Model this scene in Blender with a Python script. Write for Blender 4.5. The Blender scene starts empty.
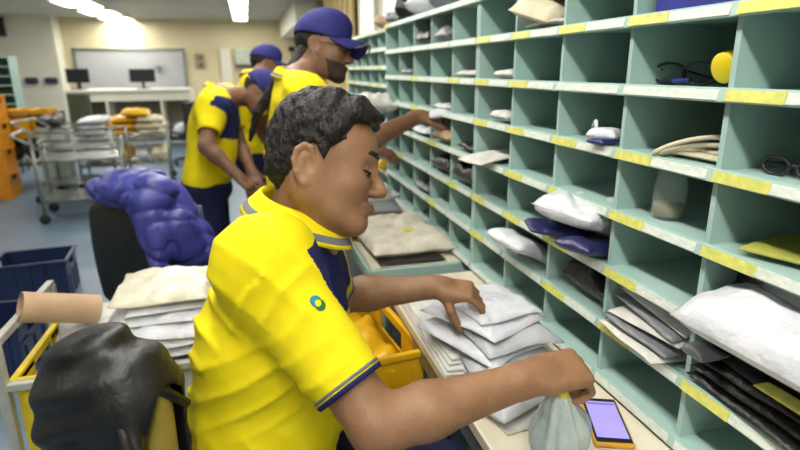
import bpy, bmesh, math, random
import numpy as np
from mathutils import Vector, Matrix
from mathutils.bvhtree import BVHTree

SC = bpy.context.scene
COL = SC.collection
PI = math.pi
# ------------------------------------------------------------------ camera
CAMP = np.array([0.0, 0.0, 1.47]); FPX = 550.2
_pi, _ya, _ro = 0.27698, 0.26014, -0.00669
cp, sp, cy, sy = math.cos(_pi), math.sin(_pi), math.cos(_ya), math.sin(_ya)
CF = np.array([sy*cp, cy*cp, -sp]); _R = np.array([cy, -sy, 0.0]); _U = np.cross(_R, CF)
CR = _R*math.cos(_ro) + _U*math.sin(_ro); CU = _U*math.cos(_ro) - _R*math.sin(_ro)
cam_d = bpy.data.cameras.new('camera'); cam = bpy.data.objects.new('camera', cam_d); COL.objects.link(cam)
cam.matrix_world = Matrix([[CR[i], CU[i], -CF[i], CAMP[i]] for i in range(3)] + [[0, 0, 0, 1]])
cam_d.sensor_width = 36; cam_d.lens = FPX/800*36; cam_d.clip_start = 0.02
cam_d.dof.use_dof = True; cam_d.dof.focus_distance = 1.02; cam_d.dof.aperture_fstop = 3.2
SC.camera = cam
SC.view_settings.view_transform = 'Standard'; SC.view_settings.look = 'None'
SC.view_settings.gamma = 1; SC.view_settings.use_curve_mapping = False
SC.view_settings.exposure = -0.10
SC.cycles.use_denoising = True
SC.cycles.max_bounces = 6
# ------------------------------------------------------------------ world and lamps' light
w = bpy.data.worlds.new('world'); SC.world = w; w.use_nodes = True
w.node_tree.nodes['Background'].inputs[0].default_value = (0.8, 0.9, 1.0, 1); w.node_tree.nodes['Background'].inputs[1].default_value = 0.05
CEIL = 2.6; WALL_Y = 14.4; WALL_RX = 1.25; WALL_LX = -5.6; BACK_Y = -3.0
def area(x, y, z, sx, sy_, e, col=(1.0, 0.97, 0.9)):
    l = bpy.data.lights.new('lamp_light', 'AREA'); l.shape = 'RECTANGLE'; l.size = sx; l.size_y = sy_; l.energy = e; l.color = col
    o = bpy.data.objects.new('lamp_light', l); o.location = (x, y, z); COL.objects.link(o); return o
ROW_A = [(-0.05, -1.9+1.5*k) for k in range(11)]
ROW_B = [(-2.65, y) for y in (-1.6, 0.9, 3.4, 5.9, 8.4, 10.95, 12.5, 13.95)]
for x, y in ROW_A: area(x, y, CEIL-0.075, 0.12, 1.3, 27 if y < 0.5 else 14)
for x, y in ROW_B: area(x, y, CEIL-0.075, 0.55, 0.9, 3 if y < 6 else 22)

# ------------------------------------------------------------------ helpers
def at(px, py, t):                       # a point of the room from a direction and a distance
    return CAMP + (CF + CR*(px-400)/FPX - CU*(py-225)/FPX)*t
def V(*a): return np.array(a, float)
def nrm(v): v = np.array(v, float); return v/np.linalg.norm(v)
def srgb(r, g, b): return tuple(((c/255)/12.92 if c/255 <= .04045 else ((c/255+.055)/1.055)**2.4) for c in (r, g, b)) + (1,)
MATS = {}
def mat(name, col, rough=.6, var=.12, vs=14, bump=0., bs=60, metal=0., col2=None, spec=.5, coat=0., alpha=1., trans=0., emit=None, detail=3, stretch=None):
    if name in MATS: return MATS[name]
    m = bpy.data.materials.new(name); m.use_nodes = True; nt = m.node_tree; n = nt.nodes; b = n['Principled BSDF']
    tc = n.new('ShaderNodeTexCoord'); mp = n.new('ShaderNodeMapping'); nt.links.new(tc.outputs['Object'], mp.inputs[0])
    if stretch: mp.inputs['Scale'].default_value = stretch
    nz = n.new('ShaderNodeTexNoise'); nz.inputs['Scale'].default_value = vs; nz.inputs['Detail'].default_value = detail
    nt.links.new(mp.outputs[0], nz.inputs['Vector'])
    cr = n.new('ShaderNodeValToRGB'); c1 = srgb(*col)
    c2 = srgb(*col2) if col2 else tuple(c*(1-var*2) for c in c1[:3]) + (1,)
    cr.color_ramp.elements[0].position = .35; cr.color_ramp.elements[1].position = .65
    cr.color_ramp.elements[0].color = c2; cr.color_ramp.elements[1].color = c1
    nt.links.new(nz.outputs['Fac'], cr.inputs[0]); nt.links.new(cr.outputs[0], b.inputs['Base Color'])
    b.inputs['Roughness'].default_value = rough; b.inputs['Metallic'].default_value = metal
    b.inputs['Specular IOR Level'].default_value = spec; b.inputs['Coat Weight'].default_value = coat
    b.inputs['Alpha'].default_value = alpha; b.inputs['Transmission Weight'].default_value = trans
    if bump:
        n2 = n.new('ShaderNodeTexNoise'); n2.inputs['Scale'].default_value = bs; n2.inputs['Detail'].default_value = 4
        nt.links.new(mp.outputs[0], n2.inputs['Vector'])
        bp = n.new('ShaderNodeBump'); bp.inputs['Strength'].default_value = bump; bp.inputs['Distance'].default_value = .01
        nt.links.new(n2.outputs['Fac'], bp.inputs['Height']); nt.links.new(bp.outputs[0], b.inputs['Normal'])
    if emit: b.inputs['Emission Color'].default_value = srgb(*emit[0]); b.inputs['Emission Strength'].default_value = emit[1]
    MATS[name] = m; return m
def wall_mat(name, c, c2, vs=1.5): return mat(name, c, .8, col2=c2, vs=vs, bump=.1, bs=90)
M = dict(
    floor=mat('blue_vinyl', (104, 124, 144), .38, col2=(92, 112, 132), vs=1.2, bump=.04, bs=30),
    ceil=wall_mat('ceiling_paint', (196, 194, 188), (184, 182, 176)),
    beige=wall_mat('beige_paint', (214, 203, 168), (203, 191, 155)), white=wall_mat('white_paint', (222, 220, 206), (212, 209, 195)),
    mint=mat('mint_laminate', (160, 188, 182), .45, col2=(151, 180, 173), vs=6, bump=.03, bs=120),
    mint_shade=mat('mint_shaded_back', (96, 120, 115), .6, col2=(88, 112, 107), vs=6),  # mint darkened for the rack backs: shade inside the pigeonholes put into the colour
    label_w=mat('printed_label', (212, 218, 208), .5, col2=(194, 201, 193), vs=160, detail=2, stretch=(1, .35, 1)),
    label_y=mat('yellow_label', (212, 206, 104), .5, col2=(186, 188, 96), vs=70),
    cream=mat('cream_laminate', (214, 206, 186), .35, col2=(205, 196, 175), vs=5), steel=mat('grey_steel', (150, 155, 152), .35, metal=.7, vs=20),
    chrome=mat('bright_steel', (200, 205, 205), .22, metal=.9, vs=20), dark=mat('black_plastic', (24, 24, 26), .45, vs=20),
    skin=mat('tan_skin', (142, 106, 78), .5, col2=(126, 91, 64), vs=16, bump=.12, bs=160, spec=.35),
    skin2=mat('brown_skin', (124, 90, 68), .5, col2=(108, 76, 57), vs=16, bump=.1, bs=160, spec=.35),
    lip=mat('lips', (146, 88, 72), .5), hair=mat('dark_hair', (34, 28, 25), .55, col2=(14, 12, 11), vs=60, bump=1.0, bs=110, spec=.3, stretch=(1, 1, .5)),
    eye=mat('eye_white', (220, 215, 205), .2), iris=mat('dark_iris', (40, 25, 15), .1), beard=mat('short_beard', (52, 38, 30), .8, vs=120, bump=.5, bs=200),
    yellow=mat('yellow_cotton', (226, 208, 22), .8, col2=(216, 196, 14), vs=9, bump=.25, bs=25, spec=.2),
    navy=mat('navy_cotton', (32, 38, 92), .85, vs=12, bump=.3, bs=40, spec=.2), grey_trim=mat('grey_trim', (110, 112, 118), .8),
    trousers=mat('navy_trousers', (30, 34, 66), .85, vs=10, bump=.4, bs=30, spec=.2), cap=mat('blue_cap_cloth', (46, 46, 116), .75, col2=(39, 39, 100), vs=20, bump=.2, bs=200, spec=.25),
    leather=mat('black_leather', (15, 15, 16), .45, vs=8, bump=.3, bs=40, spec=.5), foam=mat('yellow_lining', (150, 132, 50), .85, vs=14),
    jacket=mat('royal_blue_nylon', (64, 68, 150), .42, col2=(48, 50, 126), vs=14, bump=.5, bs=26), poly=mat('white_polythene', (212, 213, 219), .33, col2=(196, 198, 206), vs=12, bump=.75, bs=34),
    poly_g=mat('grey_polythene', (120, 122, 128), .35, vs=12, bump=.6, bs=30), paper=mat('white_paper', (210, 208, 202), .7, vs=18), paper_c=mat('cream_paper', (212, 202, 176), .7, vs=18),
    black_bag=mat('black_wrapping', (32, 30, 32), .35, vs=20, bump=.6, bs=40), navy_bag=mat('navy_wrapping', (38, 42, 96), .35, vs=20, bump=.5, bs=40),
    crate_y=mat('yellow_crate_plastic', (226, 176, 18), .4, col2=(216, 164, 12), vs=8), crate_o=mat('orange_crate_plastic', (230, 150, 20), .45, vs=8), crate_b=mat('navy_crate_plastic', (30, 44, 84), .4, vs=8),
    card=mat('brown_cardboard', (184, 156, 128), .75, col2=(172, 142, 112), vs=10), glass=mat('clear_glass', (215, 230, 225), .08, alpha=.14, var=.02),
)

def link(name, me, m=None, parent=None, smooth=False):
    o = bpy.data.objects.new(name, me); COL.objects.link(o)
    if m is not None and not me.materials: me.materials.append(m)
    if parent is not None: o.parent = parent
    if smooth: me.shade_smooth()
    return o
def thing(name, label, cat, loc=(0, 0, 0), rz=0, group=None):
    o = bpy.data.objects.new(name, None); COL.objects.link(o); o.location = loc; o.rotation_euler = (0, 0, rz); o.empty_display_size = .05
    return tag(o, label, cat, group)
def tag(o, label=None, cat=None, group=None, kind=None):
    if label: o['label'] = label
    if cat: o['category'] = cat
    if group: o['group'] = group
    if kind: o['kind'] = kind
    return o
def keep(o, parent):                     # parent a mesh built in room coordinates under an Empty
    o.parent = parent; bpy_mw = Matrix.Translation(parent.location) @ parent.rotation_euler.to_matrix().to_4x4()
    o.matrix_parent_inverse = bpy_mw.inverted(); return o
class B:                                 # collects shapes in a bmesh, then links them as one object
    def __init__(s): s.b = bmesh.new(); s.mi = 0; s.mats = []
    def m(s, mt):
        if mt not in s.mats: s.mats.append(mt)
        s.mi = s.mats.index(mt); return s
    def _fin(s, vs, mtx):
        bmesh.ops.transform(s.b, matrix=mtx, verts=vs)
        fs = set(f for v in vs for f in v.link_faces)
        for f in fs: f.material_index = s.mi
        return fs
    def box(s, c, d, rot=None, bev=0., seg=2):
        r = bmesh.ops.create_cube(s.b, size=1); vs = r['verts']
        bmesh.ops.transform(s.b, matrix=Matrix.Diagonal((d[0], d[1], d[2], 1)), verts=vs)
        if bev:
            es = list(set(e for v in vs for e in v.link_edges))
            rr = bmesh.ops.bevel(s.b, geom=es, offset=bev, segments=seg, profile=.5, affect='EDGES'); vs = list(set(v for f in rr['faces'] for v in f.verts) | set(v for v in vs if v.is_valid))
        s._fin(vs, Matrix.Translation(tuple(c)) @ (rot.to_4x4() if rot is not None else Matrix()))
        return s
    def tube(s, pts, r, n=8, caps=True):
        pts = [Vector(tuple(p)) for p in pts]; rings = []
        up = Vector((0, 0, 1)); rr = r if hasattr(r, '__len__') else [r]*len(pts)
        prev = None
        for i, p in enumerate(pts):
            d = (pts[min(i+1, len(pts)-1)]-pts[max(i-1, 0)]).normalized()
            if prev is None:
                a = d.cross(up)
                if a.length < .05: a = d.cross(Vector((1, 0, 0)))
            else: a = prev - d*prev.dot(d)
            a.normalize(); prev = a; b = d.cross(a)
            rings.append([s.b.verts.new(p+(a*math.cos(2*PI*k/n)+b*math.sin(2*PI*k/n))*rr[i]) for k in range(n)])
        for i in range(len(rings)-1):
            for k in range(n):
                f = s.b.faces.new((rings[i][k], rings[i][(k+1) % n], rings[i+1][(k+1) % n], rings[i+1][k])); f.material_index = s.mi; f.smooth = True
        if caps:
            for f in (s.b.faces.new(rings[0][::-1]), s.b.faces.new(rings[-1])): f.material_index = s.mi
        return s
    def lathe(s, prof, n=20, mtx=None):
        rings = []
        for r, z in prof:
            rings.append([s.b.verts.new((max(r, 1e-4)*math.cos(2*PI*k/n), max(r, 1e-4)*math.sin(2*PI*k/n), z)) for k in range(n)])
        for i in range(len(rings)-1):
            for k in range(n):
                f = s.b.faces.new((rings[i][k], rings[i][(k+1) % n], rings[i+1][(k+1) % n], rings[i+1][k])); f.material_index = s.mi; f.smooth = True
        if mtx is not None: bmesh.ops.transform(s.b, matrix=mtx, verts=[v for r in rings for v in r])
        return s
    def quad(s, pts):
        f = s.b.faces.new([s.b.verts.new(tuple(p)) for p in pts]); f.material_index = s.mi; return s
    def obj(s, name, m=None, parent=None, smooth=False):
        bmesh.ops.recalc_face_normals(s.b, faces=s.b.faces)
        me = bpy.data.meshes.new(name); s.b.to_mesh(me); s.b.free()
        for x in s.mats: me.materials.append(x)
        return link(name, me, m, parent, smooth)
def eul(x=0, y=0, z=0):
    from mathutils import Euler
    return Euler((x, y, z)).to_matrix()
def struct(o): o['kind'] = 'structure'; return o

# ---------------------------------------------- smooth solid modelling: fields joined and skinned over a grid
class Field:
    def __init__(s): s.ops = []
    def add(s, f, k=.02, mode='u', c=None, r=None): s.ops.append((mode, k, f, c, r)); return s
    def cone(s, a, b, ra, rb, k=.02, mode='u'): a = V(*a); b = V(*b); return s.add(lambda p: rcone(p, a, b, ra, rb), k, mode, (a+b)/2, np.linalg.norm(b-a)/2+max(ra, rb))
    def ball(s, c, r, k=.02, mode='u', axes=None):
        c = V(*c); r = V(*r) if hasattr(r, '__len__') else V(r, r, r); A = np.array(axes, float) if axes is not None else np.eye(3)
        return s.add(lambda p: ell(p, c, r, A), k, mode, c, r.max())
    def plane(s, p0, n): p0 = V(*p0); n = nrm(n); return s.add(lambda p: -((p-p0)@n), 0, 'i')   # keeps the side n points to
    def __call__(s, p):
        d = np.full(len(p), 1e3)
        for mode, k, f, c, r in s.ops:
            if mode in 'us' and c is not None:
                m = ((p-c)**2).sum(1) < (r*1.0+.09+k)**2
                if not m.any(): continue
                e = f(p[m])
                d[m] = smin(d[m], e, k) if mode == 'u' else -smin(-d[m], e, k)
                if mode == 'u': d[~m] = np.minimum(d[~m], np.sqrt(((p[~m]-c)**2).sum(1))-r)
            else:
                e = f(p)
                if mode == 'u': d = smin(d, e, k)
                elif mode == 's': d = -smin(-d, e, k)
                elif mode == 'i': d = np.maximum(d, e)
                elif mode == 'd': d = d+e
        return d
def smin(a, b, k):
    if k <= 0: return np.minimum(a, b)
    h = np.maximum(k-np.abs(a-b), 0)/k
    return np.minimum(a, b)-h*h*k*.25
def rcone(p, a, b, r1, r2):
    ba = b-a; l2 = ba@ba; rr = r1-r2; a2 = l2-rr*rr; il2 = 1/l2
    pa = p-a; y = pa@ba; z = y-l2; q = pa*l2-y[:, None]*ba; x2 = (q*q).sum(1); y2 = y*y*l2; z2 = z*z*l2
    k = np.sign(rr)*rr*rr*x2
    d = (np.sqrt(np.maximum(x2*a2*il2, 0))+y*rr)*il2-r1
    d = np.where(np.sign(z)*a2*z2 > k, np.sqrt(x2+z2)*il2-r2, d)
    d = np.where(np.sign(y)*a2*y2 < k, np.sqrt(x2+y2)*il2-r1, d)
    return d
def ell(p, c, r, A):
    q = (p-c)@A.T; k0 = np.sqrt(((q/r)**2).sum(1)); k1 = np.sqrt(((q/(r*r))**2).sum(1))+1e-9
    return k0*(k0-1)/k1
def sdbox(p, c, h, A, rd=0.):
    q = np.abs((p-c)@A.T)-(h-rd); return np.sqrt((np.maximum(q, 0)**2).sum(1))+np.minimum(q.max(1), 0)-rd
_rs = np.random.RandomState(7); _WD = _rs.normal(size=(24, 3)); _WD /= np.linalg.norm(_WD, axis=1)[:, None]; _WP = _rs.uniform(0, 6.28, 24)
def wob(p, f, i0=0, n=5, st=(1, 1, 1)):   # smooth bumpy noise
    q = p*np.array(st)*f; s_ = 0
    for i in range(i0, i0+n): s_ = s_+np.sin(q@_WD[i % 24]*(1+.3*(i-i0))+_WP[i % 24]+1.3*np.sin(q@_WD[(i+5) % 24]*.7))
    return s_/n
def solid(name, F, lo, hi, h, m=None, parent=None, classify=None, mats=None, one=False):
    lo = np.array(lo, float); hi = np.array(hi, float); NB = 10; N = np.ceil((hi-lo)/h).astype(int)+1; nb = np.ceil(N/NB).astype(int)
    bi = np.stack(np.meshgrid(*[np.arange(x) for x in nb], indexing='ij'), -1).reshape(-1, 3)
    cen = lo+(bi*NB+NB/2)*h; d = F(cen); bi = bi[np.abs(d) < NB*h*.9+.02]
    g = np.stack(np.meshgrid(*[np.arange(NB+1)]*3, indexing='ij'), -1)
    G = N+NB+2
    key = lambda ijk: (ijk[..., 0]*G[1]+ijk[..., 1])*G[2]+ijk[..., 2]
    allk, allp, edges = [], [], []
    for s0 in range(0, len(bi), 200):
        b = bi[s0:s0+200]; ijk = b[:, None, None, None, :]*NB+g
        val = F((lo+ijk.reshape(-1, 3)*h)).reshape(ijk.shape[:-1])
        ins = val < 0; sc = 0; acc = np.zeros(val[:, :-1, :-1, :-1].shape+(3,)); cnt = np.zeros(acc.shape[:-1])
        S = lambda o: tuple([slice(None)]+[slice(0, -1) if x == 0 else slice(1, None) for x in o])
        for ax in range(3):
            e = [0, 0, 0]; e[ax] = 1; o1, o2 = [x for x in range(3) if x != ax]
            for u in (0, 1):
                for v in (0, 1):
                    c0 = [0, 0, 0]; c0[o1] = u; c0[o2] = v; c1 = list(c0); c1[ax] = 1
                    a_, b_ = val[S(c0)], val[S(c1)]; x = (a_ < 0) != (b_ < 0)
                    t = np.where(x, a_/np.where(x, a_-b_, 1), 0)
                    off = np.zeros(x.shape+(3,)); off[..., o1] = u; off[..., o2] = v; off[..., ax] = t
                    acc += off*x[..., None]; cnt += x
        cells = np.argwhere(cnt > 0)
        if len(cells):
            ci = tuple(cells.T); base = ijk[:, :-1, :-1, :-1][ci]
            allk.append(key(base)); allp.append(lo+(base+acc[ci]/cnt[ci][:, None])*h)
        for ax in range(3):
            sl = [slice(None)]+[slice(0, -1)]*3; s2 = list(sl); s2[ax+1] = slice(1, None)
            a_, b_ = val[tuple(sl)], val[tuple(s2)]; x = (a_ < 0) != (b_ < 0); q = np.argwhere(x)
            if len(q):
                qi = tuple(q.T); edges.append(np.concatenate([ijk[:, :-1, :-1, :-1][qi], np.full((len(q), 1), ax), (a_[qi] < 0)[:, None]], 1))
    K = np.concatenate(allk); P = np.concatenate(allp); K, ix = np.unique(K, return_index=True); P = P[ix]
    E = np.concatenate(edges); faces = []
    for ax in range(3):
        e = E[E[:, 3] == ax]; i = e[:, :3]; o1, o2 = [(1, 2), (2, 0), (0, 1)][ax]
        u = np.zeros(3, int); u[o1] = 1; v = np.zeros(3, int); v[o2] = 1
        q = np.stack([key(i-u-v), key(i-v), key(i), key(i-u)], 1); ok = (i[:, o1] > 0) & (i[:, o2] > 0)
        q = q[ok]; fl = e[ok, 4]; j = np.minimum(np.searchsorted(K, q), len(K)-1); good = (K[j] == q).all(1)
        j = j[good]; fl = fl[good]; j[fl == 0] = j[fl == 0][:, ::-1]; faces.append(j)
    Fc = np.concatenate(faces)
    if one:                               # keep the largest connected piece
        lab = np.arange(len(P)); ee = np.concatenate([Fc[:, [0, 1]], Fc[:, [1, 2]], Fc[:, [2, 3]], Fc[:, [3, 0]]])
        while True:
            new = lab.copy(); mn = np.minimum(lab[ee[:, 0]], lab[ee[:, 1]]); np.minimum.at(new, ee[:, 0], mn); np.minimum.at(new, ee[:, 1], mn); new = new[new]; new = new[new]
            if (new == lab).all(): break
            lab = new
        vals, cn_ = np.unique(lab, return_counts=True); big = vals[cn_.argmax()]; Fc = Fc[lab[Fc[:, 0]] == big]
        used = np.unique(Fc); remap = np.zeros(len(P), int); remap[used] = np.arange(len(used)); P = P[used]; Fc = remap[Fc]
    for _ in range(2):                    # relax
        acc = np.zeros_like(P); cn = np.zeros(len(P))
        for a_, b_ in ((0, 1), (1, 2), (2, 3), (3, 0)):
            np.add.at(acc, Fc[:, a_], P[Fc[:, b_]]); np.add.at(acc, Fc[:, b_], P[Fc[:, a_]]); np.add.at(cn, Fc[:, a_], 1); np.add.at(cn, Fc[:, b_], 1)
        P = P*.5+acc/cn[:, None]*.5
    me = bpy.data.meshes.new(name); me.vertices.add(len(P)); me.vertices.foreach_set('co', P.ravel())
    me.loops.add(len(Fc)*4); me.loops.foreach_set('vertex_index', Fc.ravel()); me.polygons.add(len(Fc))
    me.polygons.foreach_set('loop_start', np.arange(len(Fc))*4); me.polygons.foreach_set('loop_total', np.full(len(Fc), 4))
    me.update(calc_edges=True); me.validate()
    if mats:
        for x in mats: me.materials.append(x)
        cc = np.zeros(len(me.polygons)*3); me.polygons.foreach_get('center', cc); mi = classify(cc.reshape(-1, 3)).astype(np.int32)
        me.polygons.foreach_set('material_index', mi)
    o = link(name, me, m, None, True)
    if parent is not None: keep(o, parent)
    return o

# ------------------------------------------------------------------ room shell
XL, XR = WALL_LX, WALL_RX
def slab(name, x0, x1, y0, y1, z0, z1, m): 
    b = B(); b.box(((x0+x1)/2, (y0+y1)/2, (z0+z1)/2), (x1-x0, y1-y0, z1-z0)); return b.obj(name, m)
struct(slab('floor', XL, XR, BACK_Y, WALL_Y, -.1, 0, M['floor']))
struct(slab('ceiling', XL, XR, BACK_Y, WALL_Y, CEIL, CEIL+.1, M['ceil']))
struct(slab('wall_back', XL, XR, WALL_Y, WALL_Y+.1, 0, CEIL, M['beige']))
struct(slab('wall_right', XR, XR+.1, BACK_Y, WALL_Y, 0, CEIL, M['white']))
struct(slab('wall_left', XL-.1, XL, BACK_Y, WALL_Y, 0, CEIL, M['white']))
struct(slab('wall_front', XL, XR, BACK_Y-.1, BACK_Y, 0, CEIL, M['white']))
struct(slab('wall_pier', XL, -3.92, 13.9, WALL_Y, 0, CEIL, M['white']))
struct(slab('trim_1', -3.92, -1.2, WALL_Y-.02, WALL_Y, 0, .1, M['cream']))
struct(slab('trim_2', -.58, -.36, WALL_Y-.12, WALL_Y, 0, 1.95, M['white']))
# glazed hatch in the far wall
def window(name, x0, x1, z0, z1, y):
    b = B().m(M['steel'])
    for c, d in (((x0, y, (z0+z1)/2), (.07, .06, z1-z0+.07)), ((x1, y, (z0+z1)/2), (.05, .06, z1-z0+.05)), (((x0+x1)/2, y, z1), (x1-x0, .06, .05)), (((x0+x1)/2, y, z0), (x1-x0, .06, .05))): b.box(c, d, bev=.005)
    f = struct(b.obj(name, None)); g = B().box(((x0+x1)/2, y+.005, (z0+z1)/2), (x1-x0-.04, .02, z1-z0-.04)).obj('window_pane', mat('frosted_glass', (186, 188, 190), .25, col2=(176, 178, 180), vs=2), f)
    return f
window('window_1', -3.72, -1.40, 1.05, 1.93, WALL_Y-.03)
# bright windows of the right-hand wall, above the racks
pane = mat('bright_blind', (245, 243, 232), .8, vs=4, emit=((255, 250, 235), .75))
for i, (y0, y1) in enumerate(((4.0, 5.15), (5.45, 6.2))):
    b = B().m(M['white'])
    for c, d in (((XR-.02, y0, 2.0), (.05, .06, .9)), ((XR-.02, y1, 2.0), (.05, .06, .9)), ((XR-.02, (y0+y1)/2, 2.45), (.05, y1-y0, .06)), ((XR-.02, (y0+y1)/2, 1.55), (.07, y1-y0+.06, .06))): b.box(c, d)
    f = struct(b.obj('window_%d' % (i+2))); B().box((XR-.015, (y0+y1)/2, 2.0), (.02, y1-y0-.05, .85)).obj('window_pane', pane, f)
b = B().m(mat('cream_curtain', (214, 190, 128), .8, vs=6))
for k in range(14):
    b.box((XR-.08+.02*(k % 2), 6.4+k*.17, 1.6), (.04, .17, 1.9), bev=.01)
tag(b.obj('curtain'), 'tall cream pleated curtain on the right wall beyond the racks', 'curtain')
b = B().m(mat('tan_wood', (150, 128, 92), .6)); b.box((XR-.06, 9.4, 1.25), (.12, .35, 2.5), bev=.01); struct(b.obj('trim_3'))
slab_ = slab('trim_4', .85, XR, 9.9, WALL_Y, 2.2, CEIL, M['white']); struct(slab_)
# ------------------------------------------------------------------ ceiling lights
diff = mat('lamp_diffuser', (255, 252, 240), .5, var=0, emit=((255, 252, 240), 9.0))
def ceil_light(x, y, sx, sy_, label, grp):
    t = thing('ceiling_light', label, 'ceiling light', (x, y, CEIL), 0, grp)
    b = B().m(M['white'])
    b.box((-sx/2, 0, -.03), (.02, sy_, .06)); b.box((sx/2, 0, -.03), (.02, sy_, .06)); b.box((0, -sy_/2, -.03), (sx, .02, .06)); b.box((0, sy_/2, -.03), (sx, .02, .06)); b.box((0, 0, -.006), (sx, sy_, .01))
    b.obj('housing', None, t); B().box((0, 0, -.05), (sx-.02, sy_-.02, .012), bev=.003).obj('diffuser', diff, t)
for x, y in ROW_A: ceil_light(x, y, .3, 1.42, 'narrow fluorescent ceiling light in the line running beside the pigeonhole racks', 'ceiling lights beside the racks')
for x, y in ROW_B: ceil_light(x, y, .62, 1.0, 'square fluorescent ceiling light in the left-hand row over the aisle', 'ceiling lights over the left aisle')

# ------------------------------------------------------------------ pigeonhole racks
SX = .7484; Y0 = .7495; Z1 = 1.5573; HH = .13107; WW = .26
def rack(label, loc, rz, ncol, nrow, W, H, depth, yell=(), lab_all=True, group=None):
    """local frame: front faces -x, y runs 0..ncol*W, z from 0 (bottom board) upwards"""
    t = thing('pigeonhole_rack', label, 'pigeonhole rack', loc, rz, group); L = ncol*W; top = nrow*H
    for y in (.0075, L-.0075): B().box((depth/2, y, top/2), (depth, .015, top+.03), bev=.002, seg=1).obj('side_panel', M['mint'], t)
    B().box((depth-.005, L/2, top/2), (.01, L-.03, top), ).obj('back_panel', M['mint_shade'], t)
    for k in range(1, ncol): B().box((depth/2+.001, k*W, top/2), (depth-.014, .011, top)).obj('divider', M['mint'], t)
    for j in range(nrow+1):
        z = j*H
        B().box((depth/2, L/2, z+.001), (depth-.004, L-.03, .013)).obj('shelf', M['mint'], t)
        if lab_all:
            b = B(); b.m(M['mint']).box((-.004, L/2, z-.001), (.006, L-.004, .024), rot=eul(0, .25, 0), bev=.001, seg=1)
            b.m(M['label_w'])
            for k in range(ncol): b.box((-.0078, (k+.5)*W-.002, z-.001), (.002, W*.93, .017), rot=eul(0, .25, 0))
            hd = b.obj('label_holder', None, t)
            for k in range(ncol):
                if (yell == 'all' and (k*7+j*3) % 4) or (yell != 'all' and (k, j) in yell): B().box((-.0095, (k+1)*W-.062, z-.001), (.002, .108, .0185), rot=eul(0, .25, 0)).obj('label', M['label_y'], hd)['label'] = 'yellow paper label'
    return t
# near rack: dividers at Y0+k*WW (k=-1..4); board j=0 is the lowest (R7)
near_y = {(c, r) for c, r in [(4, 1), (3, 1), (2, 1), (1, 1), (0, 1), (4, 2), (3, 2), (0, 2), (4, 3), (3, 3), (2, 3), (1, 3), (0, 3), (4, 4), (3, 4), (2, 4), (1, 4), (0, 4), (4, 5), (3, 5), (2, 5), (1, 5) , (2, 6), (1, 6), (0, 6), (4, 6)]}
nearY = {(c, 7-r) for c, r in near_y}
RB = Z1-6*HH                                   # height of the lowest board
rack('nearest mint green pigeonhole rack beside the seated sorter, topped by no parcels', (SX, Y0-WW, RB), 0, 5, 8, WW, HH, .33, nearY)
rack('middle mint green pigeonhole rack that the standing man reaches into', (SX, Y0+4*WW, RB), 0, 5, 7, WW, HH, .33, {(0, 5), (2, 4), (1, 3), (0, 2), (1, 1), (4, 7), (3, 2), (4, 3), (2, 5)})
rack('farthest mint green rack with smaller pigeonholes beside the cap peak', (SX+.01, Y0+9*WW, RB), 0, 5, 9, WW, .1007, .33, 'all')
rack('small mint green pigeonhole rack against the white wall far left', (-3.25, 9.3, .62), PI/2, 5, 8, .3, .13, .3, (), False)
b = B().m(M['steel'])
for x in (-4.65, -3.35):
    for y in (9.33, 9.57): b.box((x, y, .3), (.04, .04, .6))
b.box((-4.0, 9.45, .585), (1.5, .34, .03)); tag(b.obj('rack_stand'), 'low steel stand under the small rack far left', 'stand')

# ------------------------------------------------------------------ worktops
def bench(label, x0, x1, y0, y1, mtop, mleg, zt=.75, th=.03, edge=None):
    t = thing('worktop', label, 'table', ((x0+x1)/2, (y0+y1)/2, 0)); lx, ly = x1-x0, y1-y0
    B().box((0, 0, zt-th/2), (lx, ly, th), bev=.004).obj('tabletop', mtop, t)
    b = B()
    for s in (-1, 1): b.box((s*(lx/2-.02), 0, zt-th-.025), (.03, ly-.08, .05)); b.box((0, s*(ly/2-.03), zt-th-.025), (lx-.08, .03, .05))
    b.obj('apron', edge or mleg, t)
    for sx in (-1, 1):
        for sy_ in (-1, 1): B().box((sx*(lx/2-.04), sy_*(ly/2-.04), (zt-th)/2), (.045, .045, zt-th), bev=.004).obj('leg', mleg, t)
    return t
bench('cream sorting worktop under the nearest rack, holding the phone and envelopes', .405, 1.12, -.2, 1.78, M['cream'], M['steel'])
t = bench('pale green table under the middle rack, piled with white mail', .386, 1.12, 1.885, 5.2, M['cream'], M['mint'], edge=M['mint'])
b = B(); b.box((.386-.753, 0, .73), (.02, 3.3, .04), bev=.003); b.box((0, -1.6575, .727), (.734, .02, .046), bev=.003); b.obj('edge_rim', M['mint'], t)

# ------------------------------------------------------------------ far service counter and desks
t = thing('service_counter', 'white service counter along the far wall below the glazed hatch', 'counter', (-2.2, 12.1, 0))
B().box((0, 0, 1.1), (2.2, .7, .05), bev=.01).obj('countertop', M['white'], t)
B().box((0, -.3, .99), (2.2, .03, .17)).obj('fascia', M['white'], t)
for x in (-1.09, -.42, .55, 1.08): B().box((x, 0, .54), (.04, .66, 1.07)).obj('side_panel', M['white'], t)
B().box((0, .3, .5), (2.16, .03, .9)).obj('back_panel', mat('taupe_board', (140, 132, 115), .7), t)
t = thing('desk', 'long brown-edged desk right of the white service counter', 'desk', (-.2, 11.6, 0))
B().box((0, 0, .86), (1.7, .7, .04), bev=.005).obj('desktop', mat('brown_wood', (120, 96, 70), .5, vs=5, stretch=(1, 6, 1)), t)
for x in (-.8, .8): B().box((x, 0, .42), (.04, .66, .84)).obj('leg', M['cream'], t)
B().box((0, .2, .5), (1.56, .03, .6)).obj('modesty_panel', M['cream'], t)
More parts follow.
